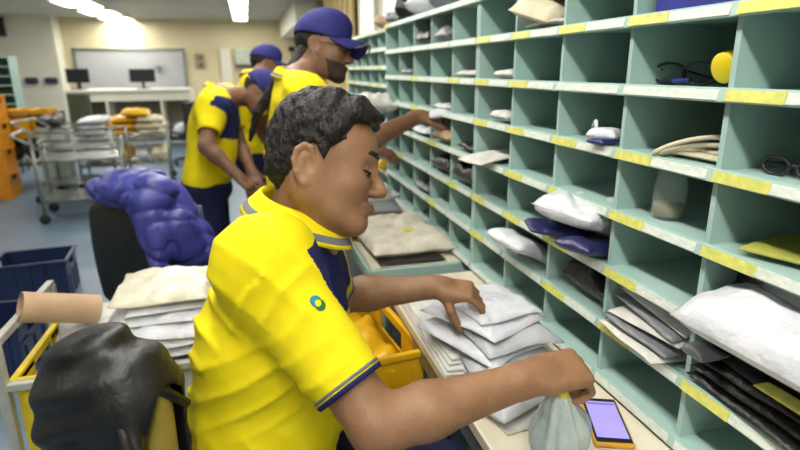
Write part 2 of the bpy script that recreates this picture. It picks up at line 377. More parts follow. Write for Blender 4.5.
def monitor(label, x, y, z, rz, w_=.5, h_=.32):
    t = thing('computer_monitor', label, 'monitor', (x, y, z), rz)
    B().box((0, 0, .12+h_/2), (w_, .04, h_), bev=.01).obj('screen_casing', M['dark'], t); B().box((0, -.022, .12+h_/2), (w_-.04, .004, h_-.04)).obj('screen', mat('screen_off', (30, 36, 40), .15), t)
    B().box((0, .03, .07), (.05, .03, .14)).obj('stand', M['dark'], t); B().box((0, 0, .008), (.22, .18, .016), bev=.006).obj('base', M['dark'], t)
monitor('black computer monitor on the white counter, under the far ceiling glow', -1.97, 12.0, 1.126, .1, .46, .25)
monitor('black computer monitor at the left end of the far counter', -3.1, 12.0, 1.126, -.2, .42, .26)
b = B().m(M['dark']); b.box((0, 0, .0), (.6, .07, .38), bev=.01); o = b.obj('wall_screen'); o.location = (-5.1, 13.86, 2.36); tag(o, 'dark flat screen mounted high on the white wall, top left corner', 'screen')
B().box((0, -.037, 0), (.54, .004, .32)).obj('screen', mat('screen_off', (30, 36, 40), .15), o)
for i, (x, l) in enumerate(((-4.48, 'small dark blue box on the white wall, the left one of the pair'), (-4.10, 'small dark blue box on the white wall, the one nearest the corner'))):
    b = B().m(mat('dark_blue_box', (44, 46, 84), .6)); b.box((0, 0, 0), (.24, .1, .13), bev=.02); b.box((0, -.055, -.02), (.16, .01, .03), bev=.003); o = b.obj('wall_box'); o.location = (x, 13.85, 1.27); tag(o, l, 'box')
# wall cabinet, socket plate, sign on the far wall
b = B().m(mat('grey_green_metal', (176, 186, 172), .5)); b.box((0, 0, 0), (.95, .16, .36), bev=.02); b.m(M['dark']).box((0, -.03, -.2), (.9, .1, .05), bev=.01)
o = b.obj('wall_cabinet'); o.location = (.22, WALL_Y-.1, 1.76); tag(o, 'long grey-green wall unit with a dark underside above the two blue caps', 'wall unit')
b = B().m(mat('brown_grey_plate', (150, 140, 116), .6)); b.box((0, 0, .11), (.2, .04, .14), bev=.01); b.box((0, 0, -.07), (.2, .04, .17), bev=.01); b.m(M['dark']).box((.02, -.022, .1), (.05, .01, .05)); b.box((.02, -.022, -.08), (.05, .01, .07))
o = b.obj('wall_panel'); o.location = (-1.06, WALL_Y-.03, 1.66); tag(o, 'small grey control panel on the beige far wall left of the white post', 'control panel')
b = B().m(M['dark']); b.box((0, 0, 0), (.16, .06, .12), bev=.02); b.m(M['steel']).tube([(0, 0, -.06), (0, .02, -.16)], .02); o = b.obj('wall_device'); o.location = (1.1, WALL_Y-.06, 1.95); tag(o, 'small dark device on the far wall behind the standing man\'s cap', 'device')
b = B().m(M['steel']); b.tube([(0, 0, 0), (0, 0, .08)], .02); b.box((0, 0, .12), (.15, .05, .08), bev=.02); o = b.obj('camera_device'); o.location = (-1.98, WALL_Y-.08, 1.42); tag(o, 'small grey device on the far hatch above the monitor', 'device')

# ------------------------------------------------------------------ people
def frame(fwd, up):                       # rows: forward, left, up
    f = nrm(fwd); l = nrm(np.cross(up, f)); u = np.cross(f, l); return np.array([f, l, u])
def rot_about(v, ax, a): ax = nrm(ax); return v*math.cos(a)+np.cross(ax, v)*math.sin(a)+ax*(ax@v)*(1-math.cos(a))
def add_head(F, c, A, s=1.):              # c: centre between the ears
    g = lambda x, y, z: c+(A.T@V(x, y, z))*s
    F.ball(g(-.005, 0, .035), V(.090, .074, .085)*s, .02, axes=A)
    F.ball(g(.035, 0, -.02), V(.058, .058, .085)*s, .04, axes=A)
    F.ball(g(.045, 0, .035), V(.048, .06, .05)*s, .03, axes=A)
    for y in (-1, 1):
        F.cone(g(-.008, y*.052, -.045), g(.06, y*.018, -.093), .022*s, .017*s, .035)
        F.cone(g(-.005, y*.06, 0), g(-.008, y*.052, -.045), .018*s, .02*s, .03)
        F.ball(g(.06, y*.036, -.028), V(.025, .022, .024)*s, .03, axes=A)           # cheek
        F.cone(g(.086, y*.012, .018), g(.072, y*.045, .014), .009*s, .008*s, .015)     # brow
    F.cone(g(.075, -.012, -.097), g(.075, .012, -.097), .017*s, .017*s, .025)        # chin
    for y in (-1, 1): F.ball(g(.094, y*.031, -.002), V(.014, .016, .011)*s, .014, 's', axes=A)
    F.cone(g(.09, 0, .008), g(.114, 0, -.036), .008*s, .011*s, .012)
    for y in (-1, 1): F.ball(g(.102, y*.012, -.04), V(.011, .008, .008)*s, .008, axes=A)
    F.ball(g(.087, 0, -.0625), V(.016, .026, .006)*s, .01, axes=A); F.ball(g(.084, 0, -.074), V(.015, .022, .007)*s, .008, axes=A)
    for y in (-1, 1):
        F.ball(g(.079, y*.031, -.002), V(.0128, .0145, .0115)*s, .004, axes=A)         # lids over the eyes
        E = rot_about(A[0], A[2], -y*.35); E2 = np.array([E, np.cross(A[2], E), A[2]])
        F.ball(g(-.012, y*.079, -.012), V(.019, .008, .031)*s, .006, axes=E2)
        F.ball(g(-.005, y*.088, -.008), V(.010, .008, .018)*s, .004, 's', axes=E2)
        hx = [(-.001, .080, .014), (-.004, .084, .027), (-.016, .087, .031), (-.027, .089, .022), (-.031, .089, .004), (-.025, .087, -.016), (-.013, .082, -.03)]
        for i in range(6): F.cone(g(hx[i][0], y*hx[i][1], hx[i][2]-.008), g(hx[i+1][0], y*hx[i+1][1], hx[i+1][2]-.008), .0048*s, .0048*s, .004)
        F.ball(g(-.010, y*.082, -.039), V(.009, .006, .009)*s, .006, axes=E2)
    return g
def face_parts(body_t, g, A, s, hairmat, brows=True):
    for y in (-1, 1):
        b = B().m(M['eye']); b.b.normal_update()
        bmesh.ops.create_icosphere(b.b, subdivisions=2, radius=.0105*s, matrix=Matrix.Translation(tuple(g(.0815, y*.031, -.004))))
        keep(b.obj('eye', M['eye'], None, True), body_t)
        b = B(); bmesh.ops.create_icosphere(b.b, subdivisions=2, radius=.0055*s, matrix=Matrix.Translation(tuple(g(.0885, y*.031, -.008)))); keep(b.obj('iris', M['iris'], None, True), body_t)
        if brows:
            b = B(); b.tube([g(.099, y*.010, .021), g(.0965, y*.022, .027), g(.089, y*.036, .028), g(.078, y*.050, .021)], [.003*s, .0055*s, .005*s, .002*s], 8); keep(b.obj('eyebrow', hairmat, None, True), body_t)
            b = B(); b.tube([g(.0905, y*.018, -.009), g(.0935, y*.029, -.0075), g(.0895, y*.040, -.006), g(.081, y*.049, -.004)], [.001*s, .0022*s, .0022*s, .001*s], 6); keep(b.obj('eyelash', hairmat, None, True), body_t)
def add_hand(F, w, d, n, side, curls, thumb=(.5, .6), s=1., spread=.06):
    """w wrist, d direction of the palm, n back-of-hand normal, side: direction of the thumb"""
    d = nrm(d); n = nrm(n-d*(n@d)); t = nrm(np.cross(d, n)); t = t if t@side > 0 else -t
    pc = w+d*.05*s
    F.add(lambda p, c=pc, A=np.array([d, t, n]): sdbox(p, c, V(.046, .038, .0135)*s, A, .012*s), .018, 'u', pc, .07*s)
    F.cone(w-d*.02*s, w+d*.02*s, .026*s, .024*s, .02)
    F.ball(w+d*.035*s+t*.026*s-n*.008*s, V(.032, .016, .017)*s, .015, axes=np.array([d, t, n]))
    lens = [(.044, .026, .021), (.048, .03, .022), (.044, .028, .021), (.034, .021, .019)]; rad = [.0094, .0096, .0091, .0082]
    ax = t if np.cross(t, d)@n < 0 else -t      # turning about ax takes d towards the palm
    for i in range(4):
        u = (1.5-i)*.0205*s; p = w+d*(.09-.004*abs(1.2-i))*s+t*u
        c = curls[i]; dd = rot_about(d, n, 0)+t*(1.5-i)*spread; dd = nrm(dd); r = rad[i]*s
        F.cone(p-dd*.03*s, p, r*1.0, r*1.1, .006)
        for k in range(3):
            dd = rot_about(dd, ax, c*(1, 1.15, .8)[k]); q = p+dd*lens[i][k]*s
            F.cone(p, q, r*(1, .94, .88)[k], r*(.94, .88, .78)[k], .0012); p = q
    p = w+d*.02*s+t*.026*s-n*.008*s; dd = nrm(t*.8+d*.75-n*thumb[0])
    for k, (L, r) in enumerate(((.042, .0135), (.032, .0115), (.026, .0105))):
        q = p+dd*L*s; F.cone(p, q, r*s, r*.9*s, .006); p = q; dd = nrm(rot_about(dd, ax, thumb[1]*.6)*1.0+d*.25-t*.35*thumb[1])
def torso(F, pel, chs, A, sL, sR, g=0., b=1.):   # A rows: forward, left, up of the trunk; g grows every radius
    up = A[2]; mid = (pel+chs)/2
    F.ball(pel, V(.115*b+g, .165*b+g, .13+g), .05, axes=A)
    F.ball(mid+A[0]*.012, V(.118*b+g, .152*b+g, .15+g), .08, axes=A)
    F.ball(chs, V(.118*b+g, .165*b+g, .17+g), .07, axes=A)
    for sh in (sL, sR): F.cone(chs+up*.11+(sh-chs)*.1, sh, .06+g, .056+g, .07)
def limb(F, a, m_, e, r, g=0, k=.025):
    F.cone(a, m_, r[0]+g, r[1]+g, k); F.cone(m_, e, r[1]*.97+g, r[2]+g, k)
def hairy(c, A, s, f=70, amp=.006, seed=0):
    return lambda p: -amp*wob(p, f, seed, 5)-amp*.5*wob(p, f*2.3, seed+7, 4)

def cut_hair(Hh, hc, HA, hs):
    L_ = lambda p: ((p-hc)@HA.T)/hs
    Hh.add(lambda p: (lambda q: np.maximum(.056-q[:, 0]+.3*np.maximum(0, .05-q[:, 2])*0, q[:, 2]-.075-.3*(q[:, 0]-.06)))(L_(p)), .01, 's')                     # forehead
    Hh.add(lambda p: (lambda q: np.maximum(np.maximum(.03-q[:, 0], q[:, 2]-.035), -9))(L_(p)), .006, 's')                                           # temple
    Hh.add(lambda p: (lambda q: np.maximum(-.028-q[:, 0]+.3*(q[:, 2]+.03), q[:, 2]-.03)+np.clip(.011-np.abs(q[:, 0]-.016), 0, .011)*2.5*(q[:, 2] > -.03))(L_(p)), .004, 's')   # round the ear, leaving a sideburn
    Hh.add(lambda p: (lambda q: q[:, 2]+.05+.35*(q[:, 0]+.1))(L_(p)), .01, 's')                                                                 # nape

def shirt_field(pel, chs, A, sL, sR, eL, eR, neckp, neckd, slv=.62, hem=-.06, b=1., fold=.004, g=.014, sr=(.078, .074)):
    Q = Field(); torso(Q, pel, chs, A, sL, sR, g, b)
    for sh, el in ((sL, eL), (sR, eR)):
        if el is None: continue
        d = el-sh; Q.cone(sh, sh+d*slv, sr[0], sr[1], .055)
        e = sh+d*slv
        Q.add(lambda p, e=e, dn=nrm(d), s0=sh, L=np.linalg.norm(d)*slv: np.where(((p-s0)@dn > 0), (p-e)@dn, -1), 0, 'x')
    return Q
def cut_sleeve(Q, sh, el, slv, r_in, depth=.035):   # flat opening with the arm coming out of a hollow
    d = nrm(el-sh); e = sh+(el-sh)*slv
    Q.add(lambda p: np.where(np.sqrt((((p-e)-((p-e)@d)[:, None]*d)**2).sum(1)) < .125, (p-e)@d, -.2), 0, 'i')
    Q.add(lambda p: rcone(p, e-d*depth, e+d*.12, r_in, r_in+.006), .004, 's', e, .2)
def band(parent, bv, s0, d, u0, u1, m, N=56):   # knitted edge lying on the sleeve
    a = nrm(np.cross(d, V(.1, .2, 1))); b_ = np.cross(d, a); b = B(); rows = []
    for u in (u0, (u0+u1)/2, u1):
        row = []
        for k in range(N):
            w_ = a*math.cos(2*PI*k/N)+b_*math.sin(2*PI*k/N); c = s0+d*u
            h = bv.ray_cast(Vector(tuple(c+w_*.105)), Vector(tuple(-w_)))
            row.append(h[0]+Vector(tuple(w_))*.001 if h[0] is not None and h[3] < .08 else Vector(tuple(c+w_*.062)))
        rows.append([b.b.verts.new(v) for v in row])
    for i in range(2):
        for k in range(N):
            f = b.b.faces.new((rows[i][k], rows[i][(k+1) % N], rows[i+1][(k+1) % N], rows[i+1][k])); f.smooth = True
    o = b.obj('sleeve_band', m); md = o.modifiers.new('th', 'SOLIDIFY'); md.thickness = .0025; md.offset = 0; return keep(o, parent)
def collar(parent, c, n, r, h=.034, fl=.02, m1=None, m2=None, rx=1., front=None):
    n = nrm(n); a = nrm(front-n*(front@n)); bb = np.cross(n, a); b = B(); N = 40
    prof = [(r*.93, -.02, 0), (r*.94, h*.6, 0), (r*.97, h, 0), (r*1.04, h*.9, 0), (r*1.04+fl*.45, h*.4, 0), (r*1.04+fl*.55, h*.33, 1), (r*1.04+fl*.8, h*.1, 1), (r*1.04+fl*.88, h*.02, 0), (r*1.04+fl, -h*.18, 0), (r*1.0+fl*.6, -h*.25, 0)]
    rings = []
    for (rr, z, mi) in prof:
        ring = []
        for k in range(N):
            th = .22+(2*PI-.44)*k/(N-1); dip = -.018*max(0, math.cos(th))**2
            ring.append(b.b.verts.new(tuple(c+(a*math.cos(th)*rx+bb*math.sin(th))*rr+n*(z+dip))))
        rings.append(ring)
    for i in range(len(prof)-1):
        for k in range(N-1):
            f = b.b.faces.new((rings[i][k], rings[i][k+1], rings[i+1][k+1], rings[i+1][k])); f.smooth = True; f.material_index = 1 if prof[i][2] else 0
    b.mats = [m1, m2]; o = b.obj('collar', None); o.modifiers.new('th', 'SOLIDIFY').thickness = .003; return keep(o, parent)

# ================= the seated man in front =================
def front_man():
    root = thing('person', 'seated person in a bright yellow polo shirt with dark hair, closest to the camera', 'person', (0, 1.08, .5))
    hc = at(321, 166, 1.06); hs = 1.07
    hf = nrm(CR*1.0-CF*.02-CU*.11); HA = frame(hf, nrm(CU*.99+CR*.11+CF*.02)); 
    sR = at(264, 264, .98); sL = at(306, 266, 1.28)
    chs = (sR+sL)/2+V(-.035, 0, -.15); pel = V(-.06, 1.12, .60)
    up = nrm(chs-pel+V(.02, 0, .1)); left = nrm(sL-sR); fw = nrm(np.cross(left, up)); A = frame(fw, up)
    nb = (sR+sL)/2+up*.085+fw*.012
    eR = at(378, 426, .92); wR = at(534, 377, .97); eL = at(338, 296, 1.42); wL = at(438, 287, 1.40)
    F = Field()
    torso(F, pel, chs, A, sL, sR, 0, 1.08)
    for q in (sL, sR): F.cone(nb-up*.02, q, .058, .052, .05)
    F.cone(nb-up*.03, hc-HA[0]*.022-HA[2]*.03, .064, .06, .035)
    F.cone(nb+fw*.03, hc+HA[0]*.015-HA[2]*.07, .05, .045, .035)
    g = add_head(F, hc, HA, hs)
    F.cone(sR, eR, .056, .047, .03); F.cone(eR, eR+(wR-eR)*.3, .047, .047, .02); F.cone(eR+(wR-eR)*.3, wR, .047, .0285, .02)
    F.cone(sL, eL, .054, .045, .03); F.cone(eL, eL+(wL-eL)*.3, .045, .044, .02); F.cone(eL+(wL-eL)*.3, wL, .044, .027, .02)
    dR = nrm(CR*.93+CU*.12+CF*.25)
    add_hand(F, wR, dR, nrm(CU*.80-CF*.5+CR*.1), -CR*.2+CU*.3+CF*.9, (.95, 1.02, 1.08, 1.12), (.9, .8), 1.06, .02)
    dL = nrm(CR*.97-CU*.12-CF*.1)
    add_hand(F, wL, dL, nrm(CU*.8-CF*.5+CR*.2), -CF*.9-CU*.3, (.62, .8, .85, .8), (.95, .5), .95, .03)
    # legs on the seat
    for s in (-1, 1):
        hip = pel+A[1]*s*.095+V(.02, 0, -.04); kn = V(.36, 1.0 if s < 0 else 1.17, .57); an = V(.30, kn[1], .1)
        F.cone(hip, kn, .085, .062, .05); F.cone(kn, an, .06, .04, .03); F.cone(an+V(0, 0, -.045), an+V(.14, 0, -.06), .04, .034, .03)
    body = solid('body', F, V(-.3, .6, 0), V(.85, 1.75, 1.65), .0036, M['skin'], root)
    face_parts(root, g, HA, hs, M['hair'])
    # lips
    b = B(); b.tube([g(.092, -.02, -.069), g(.1005, 0, -.0685), g(.092, .02, -.069)], [.0022, .0045, .0022], 8); keep(b.obj('lips', M['lip'], None, True), root)
    # hair
    Hh = Field(); Hh.ball(g(-.002, 0, .047), V(.099, .083, .094)*hs, .02, axes=HA); Hh.ball(g(.045, 0, .088), V(.062, .062, .036)*hs, .03, axes=HA)
    Hh.ball(g(-.056, 0, -.003), V(.042, .064, .052)*hs, .03, axes=HA)
    for y in (-1, 1): Hh.cone(g(.016, y*.07, .045), g(.008, y*.077, -.012), .013*hs, .006*hs, .02)
    cut_hair(Hh, hc, HA, hs)
    Hh.add(hairy(hc, HA, hs, 75, .0075), 0, 'd')
    solid('hair', Hh, hc-V(.18, .18, .18), hc+V(.2, .2, .22), .0032, M['hair'], root)
    # shirt
    SV = .78
    Q = Field(); torso(Q, pel, chs, A, sL, sR, .018, 1.13)
    Q.ball((pel+chs)/2+A[0]*.02+V(0, 0, -.03), V(.15, .175, .15), .06, axes=A)
    for sh, el, sv in ((sR, eR, SV), (sL, eL, .72)): Q.cone(sh+(el-sh)*.02-up*.005, sh+(el-sh)*(sv+.12), .084, .062, .06); Q.cone(nb-up*.03, sh, .07, .07, .05)
    dR_ = nrm(eR-sR)
    def folds(p):
        u = (p-sR)@dR_; rel = p-chs; z = rel@A[2]; x = rel@A[0]
        rg = lambda q: (1-np.abs(np.sin(q)))**1.6
        a1 = rg((p@nrm(V(.75, .1, .8)))*52+2.6*wob(p, 8, 3, 4))*np.clip(.45+1.1*wob(p, 9, 9, 4), 0, 1)
        a3 = rg((p@nrm(V(-.5, .2, .9)))*66+2.4*wob(p, 9, 6, 4))*np.clip(.1+1.2*wob(p, 8, 15, 4), 0, 1)
        a2 = rg((p@nrm(A[0]*.8-A[2]*.35+dR_*.2))*60+2.2*wob(p, 8, 1, 4))*np.clip(wob(p, 10, 13, 3)+.35, 0, 1)*((u > .04) & (u < .30))
        return -.011*a1-.009*a3-.012*a2-.0022*wob(p, 26, 5, 5)+.003
    Q.add(folds, 0, 'd')
    for sh, el, sv in ((sR, eR, SV), (sL, eL, .72)): cut_sleeve(Q, sh, el, sv, .053)
    Q.plane(pel-up*.10, up)
    Q.add(lambda p: rcone(p, nb-up*.01, nb+up*.2, .068, .07), .01, 's', nb+up*.1, .25)
    sv = SV; L = np.linalg.norm(eR-sR)*sv; LL = np.linalg.norm(eL-sL)*.72; dL_ = nrm(eL-sL)
    def cls(c):
        m = np.zeros(len(c), int); rel = c-chs; z = rel@A[2]; x = rel@A[0]; y = rel@A[1]
        m[(x > .02) & (z > .085) & (np.abs(y) < .15) & (z < .26) & (x+.6*(z-.1) > .055)] = 1
        return m
    sh = solid('shirt', Q, V(-.3, .65, .45), V(.5, 1.7, 1.35), .0045, None, root, cls, [M['yellow'], M['navy'], M['grey_trim']], one=True)
    collar(sh, nb+up*.024, nrm(up*.8+(hc-nb)*2.2), .084, .038, .026, M['yellow'], M['grey_trim'], 1.08, fw)
    bv = BVHTree.FromObject(sh, bpy.context.evaluated_depsgraph_get())
    for s0, dd, l in ((sR, dR_, L), (sL, dL_, LL)):
        band(sh, bv, s0, dd, l-.009, l-.0005, M['navy']); band(sh, bv, s0, dd, l-.017, l-.012, M['grey_trim'])
    # round emblem on the sleeve
    Tt = BVHTree.FromObject(sh, bpy.context.evaluated_depsgraph_get())
    pc = at(318, 303, .5); dirv = Vector(tuple(nrm(pc-CAMP))); hit = Tt.ray_cast(Vector(tuple(CAMP)), dirv)
    # (rays are taken in the shirt's own space, which equals room space)
    if hit[0] is not None:
        h0 = np.array(hit[0]); nn = np.array(hit[1]); ua = nrm(np.cross(nn, dR_)); ub = np.cross(nn, ua)
        for nm, col, a0, a1, rr in (('emblem_swirl', (30, 130, 150), 0.4, 3.6, .010), ('emblem_swirl', (40, 110, 70), 3.5, 6.6, .010)):
            b = B(); pr = []
            for k in range(9):
                a_ = a0+(a1-a0)*k/8; r1 = rr*(1+.25*math.sin((k/8)*PI)); wdt = .0048*math.sin(PI*(k+.4)/8.8)+.0006
                row = []
                for q in (-1, 1):
                    pt = h0+(ua*math.cos(a_)+ub*math.sin(a_))*(r1+q*wdt)*.85
                    hh = Tt.ray_cast(Vector(tuple(pt+nn*.04)), Vector(tuple(-nn)))
                    row.append(b.b.verts.new(hh[0]+hh[1]*.0012 if hh[0] is not None else Vector(tuple(pt+nn*.0012))))
                pr.append(row)
            for k in range(8): b.b.faces.new((pr[k][0], pr[k][1], pr[k+1][1], pr[k+1][0]))
            o = b.obj(nm, mat('emblem_%d' % a0, col, .6)); o.modifiers.new('th', 'SOLIDIFY').thickness = .001; keep(o, sh)
    # trousers
    T = Field(); T.ball(pel+V(0, 0, -.05), V(.15, .18, .10), .03, axes=A)
    for s in (-1, 1):
        hip = pel+A[1]*s*.095+V(.02, 0, -.04); kn = V(.36, 1.0 if s < 0 else 1.17, .57); an = V(.30, kn[1], .13)
        T.cone(hip, kn, .097, .075, .05); T.cone(kn, an, .072, .06, .03)
    T.add(lambda p: -.004*wob(p, 30, 2, 5), 0, 'd')
    solid('trousers', T, V(-.3, .7, .05), V(.6, 1.5, .85), .009, M['trousers'], root)
    for y in (1.0, 1.17):
        b = B(); b.box((.36, y, .035), (.29, .10, .07), bev=.03); keep(b.obj('shoe', M['dark'], None, True), root)
    return wR, dR
wR_, dR_h = front_man()

# ----- shared by the standing people
def cap(parent, g, A, s, tilt=0., m=None):
    Q = Field(); c = g(-.008, 0, .052); Q.ball(c, V(.112, .09, .095)*s, .02, axes=A); Q.ball(g(.02, 0, .10), V(.08, .075, .05)*s, .04, axes=A)
    Q.plane(g(0, 0, .034), A[2]+A[0]*.12)
    Q.ball(g(-.008, 0, .045), V(.104, .083, .088)*s, .003, 's', axes=A)
    o = solid('cap', Q, c-.2, c+.2, .005, m or M['cap'], parent)
    b = B(); N = 12; top = []; bot = []
    for k in range(N+1):
        a = -1.15+2.3*k/N; y = math.sin(a)*.082; x0 = .085*math.cos(a)+.005; x1 = .085+.088*math.cos(a*1.15)**.6 if abs(a) < 1.3 else .09
        dz = -.55*(abs(y)**2)/.08
        top.append([b.b.verts.new(tuple(g(x, y, z+.003))) for x, z in ((x0, .043+dz*.5), ((x0+x1)/2, .040+dz), (x1, .026+dz))])
    for k in range(N):
        for j in range(2):
            f = b.b.faces.new((top[k][j], top[k+1][j], top[k+1][j+1], top[k][j+1])); f.smooth = True
    p = b.obj('peak', m or M['cap']); p.modifiers.new('th', 'SOLIDIFY').thickness = .006; keep(p, o)
    b = B(); b.tube([top_ for top_ in [g(.09+.09*math.cos(a*1.15)**.6 if abs(a) < 1.2 else .1, math.sin(a)*.082, .027-.55*(math.sin(a)*.082)**2/.08) for a in np.linspace(-1.0, 1.0, 11)]], .003*s, 6); keep(b.obj('peak_piping', M['grey_trim'], None, True), o)
    return o
def standing(label, pel, chs, sL, sR, eL, eR, wL, wR, hc, hf, hup, feet, vox=.007, hands=None, capon=True, beard=False, navy_side=None, s=1., b=1., shirtcut=.12, hair=True):
    root = thing('person', label, 'person', ((feet[0][0]+feet[1][0])/2, (feet[0][1]+feet[1][1])/2, 0))
    HA = frame(hf, hup); up = nrm(chs-pel); left = nrm(sL-sR); fw = nrm(np.cross(left, up)); A = frame(fw, up)
    nb = (sR+sL)/2+up*.06-fw*.01
    F = Field(); torso(F, pel, chs, A, sL, sR, 0, b)
    for q in (sL, sR): F.cone(nb-up*.02, q, .055, .05, .05)
    F.cone(nb-up*.03, hc-HA[0]*.02-HA[2]*.03, .06, .056, .035); g = add_head(F, hc, HA, s)
    for sh, el, wr in ((sL, eL, wL), (sR, eR, wR)): F.cone(sh, el, .052, .042, .03); F.cone(el, el+(wr-el)*.3, .042, .042, .02); F.cone(el+(wr-el)*.3, wr, .042, .027, .02)
    hands = hands or [None, None]
    for wr, el, h in ((wL, eL, hands[0]), (wR, eR, hands[1])):
        d = nrm(wr-el)
        if h: add_hand(F, wr, *h)
        else: add_hand(F, wr, d, np.cross(d, V(0, 0, 1))*.3+V(0, 0, 1), fw-V(0, 0, .2), (.4, .45, .45, .4), (.4, .4), 1., .03)
    kn = []
    for sd, ft in zip((1, -1), feet):
        hip = pel+A[1]*sd*.09-V(0, 0, .06); ft = V(*ft); k_ = (hip+ft)/2+V(fw[0], fw[1], 0)*.04; kn.append((hip, k_, ft))
        F.cone(hip, k_, .085, .058, .05); F.cone(k_, ft+V(0, 0, .09), .055, .038, .03); F.cone(ft+V(0, 0, .05), ft+V(fw[0], fw[1], 0)*.13+V(0, 0, .035), .036, .03, .03)
    allp = np.array([pel, chs, sL, sR, eL, eR, wL, wR, hc]+[V(*f) for f in feet])
    solid('body', F, allp.min(0)-.3, allp.max(0)+.3, vox, M['skin2'], root)
    face_parts(root, g, HA, s, M['hair'])
    if capon: cap(root, g, HA, s)
    Hh = Field(); Hh.ball(g(-.014, 0, .04), V(.103, .08, .088)*s, .02, axes=HA); cut_hair(Hh, hc, HA, s)
    if capon: Hh.plane(g(0, 0, .042), -HA[2])
    Hh.add(hairy(hc, HA, s, 60, .003), 0, 'd'); solid('hair', Hh, hc-.2, hc+.2, .006, M['hair'], root)
    if beard:
        R_ = Field(); add_head(R_, hc, HA, s*1.025); L_ = lambda p: ((p-hc)@HA.T)/s
        R_.add(lambda p: (lambda q: np.maximum(q[:, 2]+.052+.35*np.maximum(0, .06-q[:, 0])*-1, .0-q[:, 0]-.005))(L_(p)), 0, 'i')
        solid('beard', R_, hc-.2, hc+.2, .005, M['beard'], root)
    Q = Field(); torso(Q, pel, chs, A, sL, sR, .016, 1.06*b)
    for sh, el in ((sR, eR), (sL, eL)): Q.cone(sh, sh+(el-sh)*.75, .074, .064, .06); Q.cone(nb-up*.03, sh, .067, .066, .05)
    Q.add(lambda p: -.006*np.sin(((p-chs)@nrm(A[2]+A[0]*.4))*50+2*wob(p, 9, 2, 4))*np.clip(.4+wob(p, 8, 6, 4), 0, 1)-.003*wob(p, 20, 5, 4), 0, 'd')
    for sh, el in ((sR, eR), (sL, eL)): cut_sleeve(Q, sh, el, .68, .052)
    Q.plane(pel-up*shirtcut, up)
    Q.add(lambda p: rcone(p, nb-up*.01, nb+up*.2, .062, .065), .01, 's', nb+up*.1, .25)
    def cls(c):
        rel = c-chs; z = rel@A[2]; x = rel@A[0]; y = rel@A[1]
        m = np.zeros(len(c), int); m[(z > .02) & (z < .17) & (x > .03+.0*z)] = 1
        if navy_side:
            m[(z > -.06) & (z < .14) & (x > .015)] = 1
            for s0, e0 in ((sR, eR), (sL, eL)):
                dd = nrm(e0-s0); u = (c-s0)@dd; m[(u > .02) & (np.sqrt((((c-s0)-u[:, None]*dd)**2).sum(1)) < .085)] = 0
        return m
    sh_ = solid('shirt', Q, allp.min(0)-.3, allp.max(0)+.3, max(vox, .006), None, root, cls, [M['yellow'], M['navy']], one=True)
    collar(sh_, nb+up*.005, nrm(up+(hc-nb)), .072, .03, .02, M['yellow'], M['grey_trim'], 1.05, fw)
    T = Field(); T.ball(pel-V(0, 0, .03), V(.145, .175, .13), .03, axes=A)
    for hip, k_, ft in kn: T.cone(hip, k_, .1, .078, .05); T.cone(k_, ft+V(0, 0, .08), .076, .062, .03)
    T.add(lambda p: -.006*wob(p, 25, 2, 5), 0, 'd'); T.plane(V(0, 0, .05), V(0, 0, 1))
    solid('trousers', T, V(allp[:, 0].min()-.3, allp[:, 1].min()-.3, 0), V(allp[:, 0].max()+.3, allp[:, 1].max()+.3, pel[2]+.25), .01, M['trousers'], root)
    for hip, k_, ft in kn:
        b_ = B(); b_.box(tuple(ft+V(fw[0], fw[1], 0)*.05+V(0, 0, .04)), (.29, .1, .08), rot=eul(0, 0, math.atan2(fw[1], fw[0])), bev=.03); keep(b_.obj('shoe', M['dark'], None, True), root)
    return root, g, HA
# ================= standing man reaching into the middle rack
def reaching():
    t0 = 2.2; hc = at(323, 50, t0); hf = nrm(CR*.97-CF*.12-CU*.10)
    pel = V(.17, 2.3, .98); chs = V(.19, 2.24, 1.25); sR = V(.20, 2.06, 1.37); sL = V(.18, 2.42, 1.38)
    wR = at(418, 117, 2.26); eR = at(352, 148, 2.05); wL = V(.47, 2.42, 1.12); eL = V(.24, 2.52, 1.12)
    dR = nrm(CR*.9+CU*.15+CF*.3)
    root, g, HA = standing('standing person in yellow shirt and blue peaked cap, one arm reaching into the middle rack', pel, chs, sL, sR, eL, eR, wL, wR, hc, hf, nrm(CU), [(.12, 2.42, 0), (.12, 2.2, 0)], .006,
        [None, (dR, nrm(CU*.85-CF*.4), -CF*.4+CU*.3, (.25, .3, .4, .5), (.3, .4), 1.05, .05)], beard=True, s=1.04, b=.88)
    # glasses
    b = B(); 
    for y in (-1, 1): b.tube([g(.098, y*.034+.017*math.cos(a), .0+.014*math.sin(a)) for a in np.linspace(0, 2*PI, 13)], .0016, 5, False); b.tube([g(.096, y*.052, .004), g(.04, y*.078, .006), g(-.01, y*.08, .008)], .0018, 5)
    b.tube([g(.099, -.017, .002), g(.104, 0, .006), g(.099, .017, .002)], .0016, 5); keep(b.obj('glasses', M['dark'], None, True), root)
    Q = Field(); p = [at(303, 52, 2.17), at(294, 68, 2.15), at(276, 86, 2.13), at(258, 112, 2.14), at(250, 140, 2.18)]; r = [.03, .028, .026, .02, .010]
    for i in range(4): Q.cone(p[i], p[i+1], r[i], r[i+1], .015)
    Q.add(lambda q: -.004*wob(q, 70, 3, 5), 0, 'd'); solid('ponytail', Q, np.min(p, 0)-.06, np.max(p, 0)+.06, .006, M['hair'], root)
reaching()
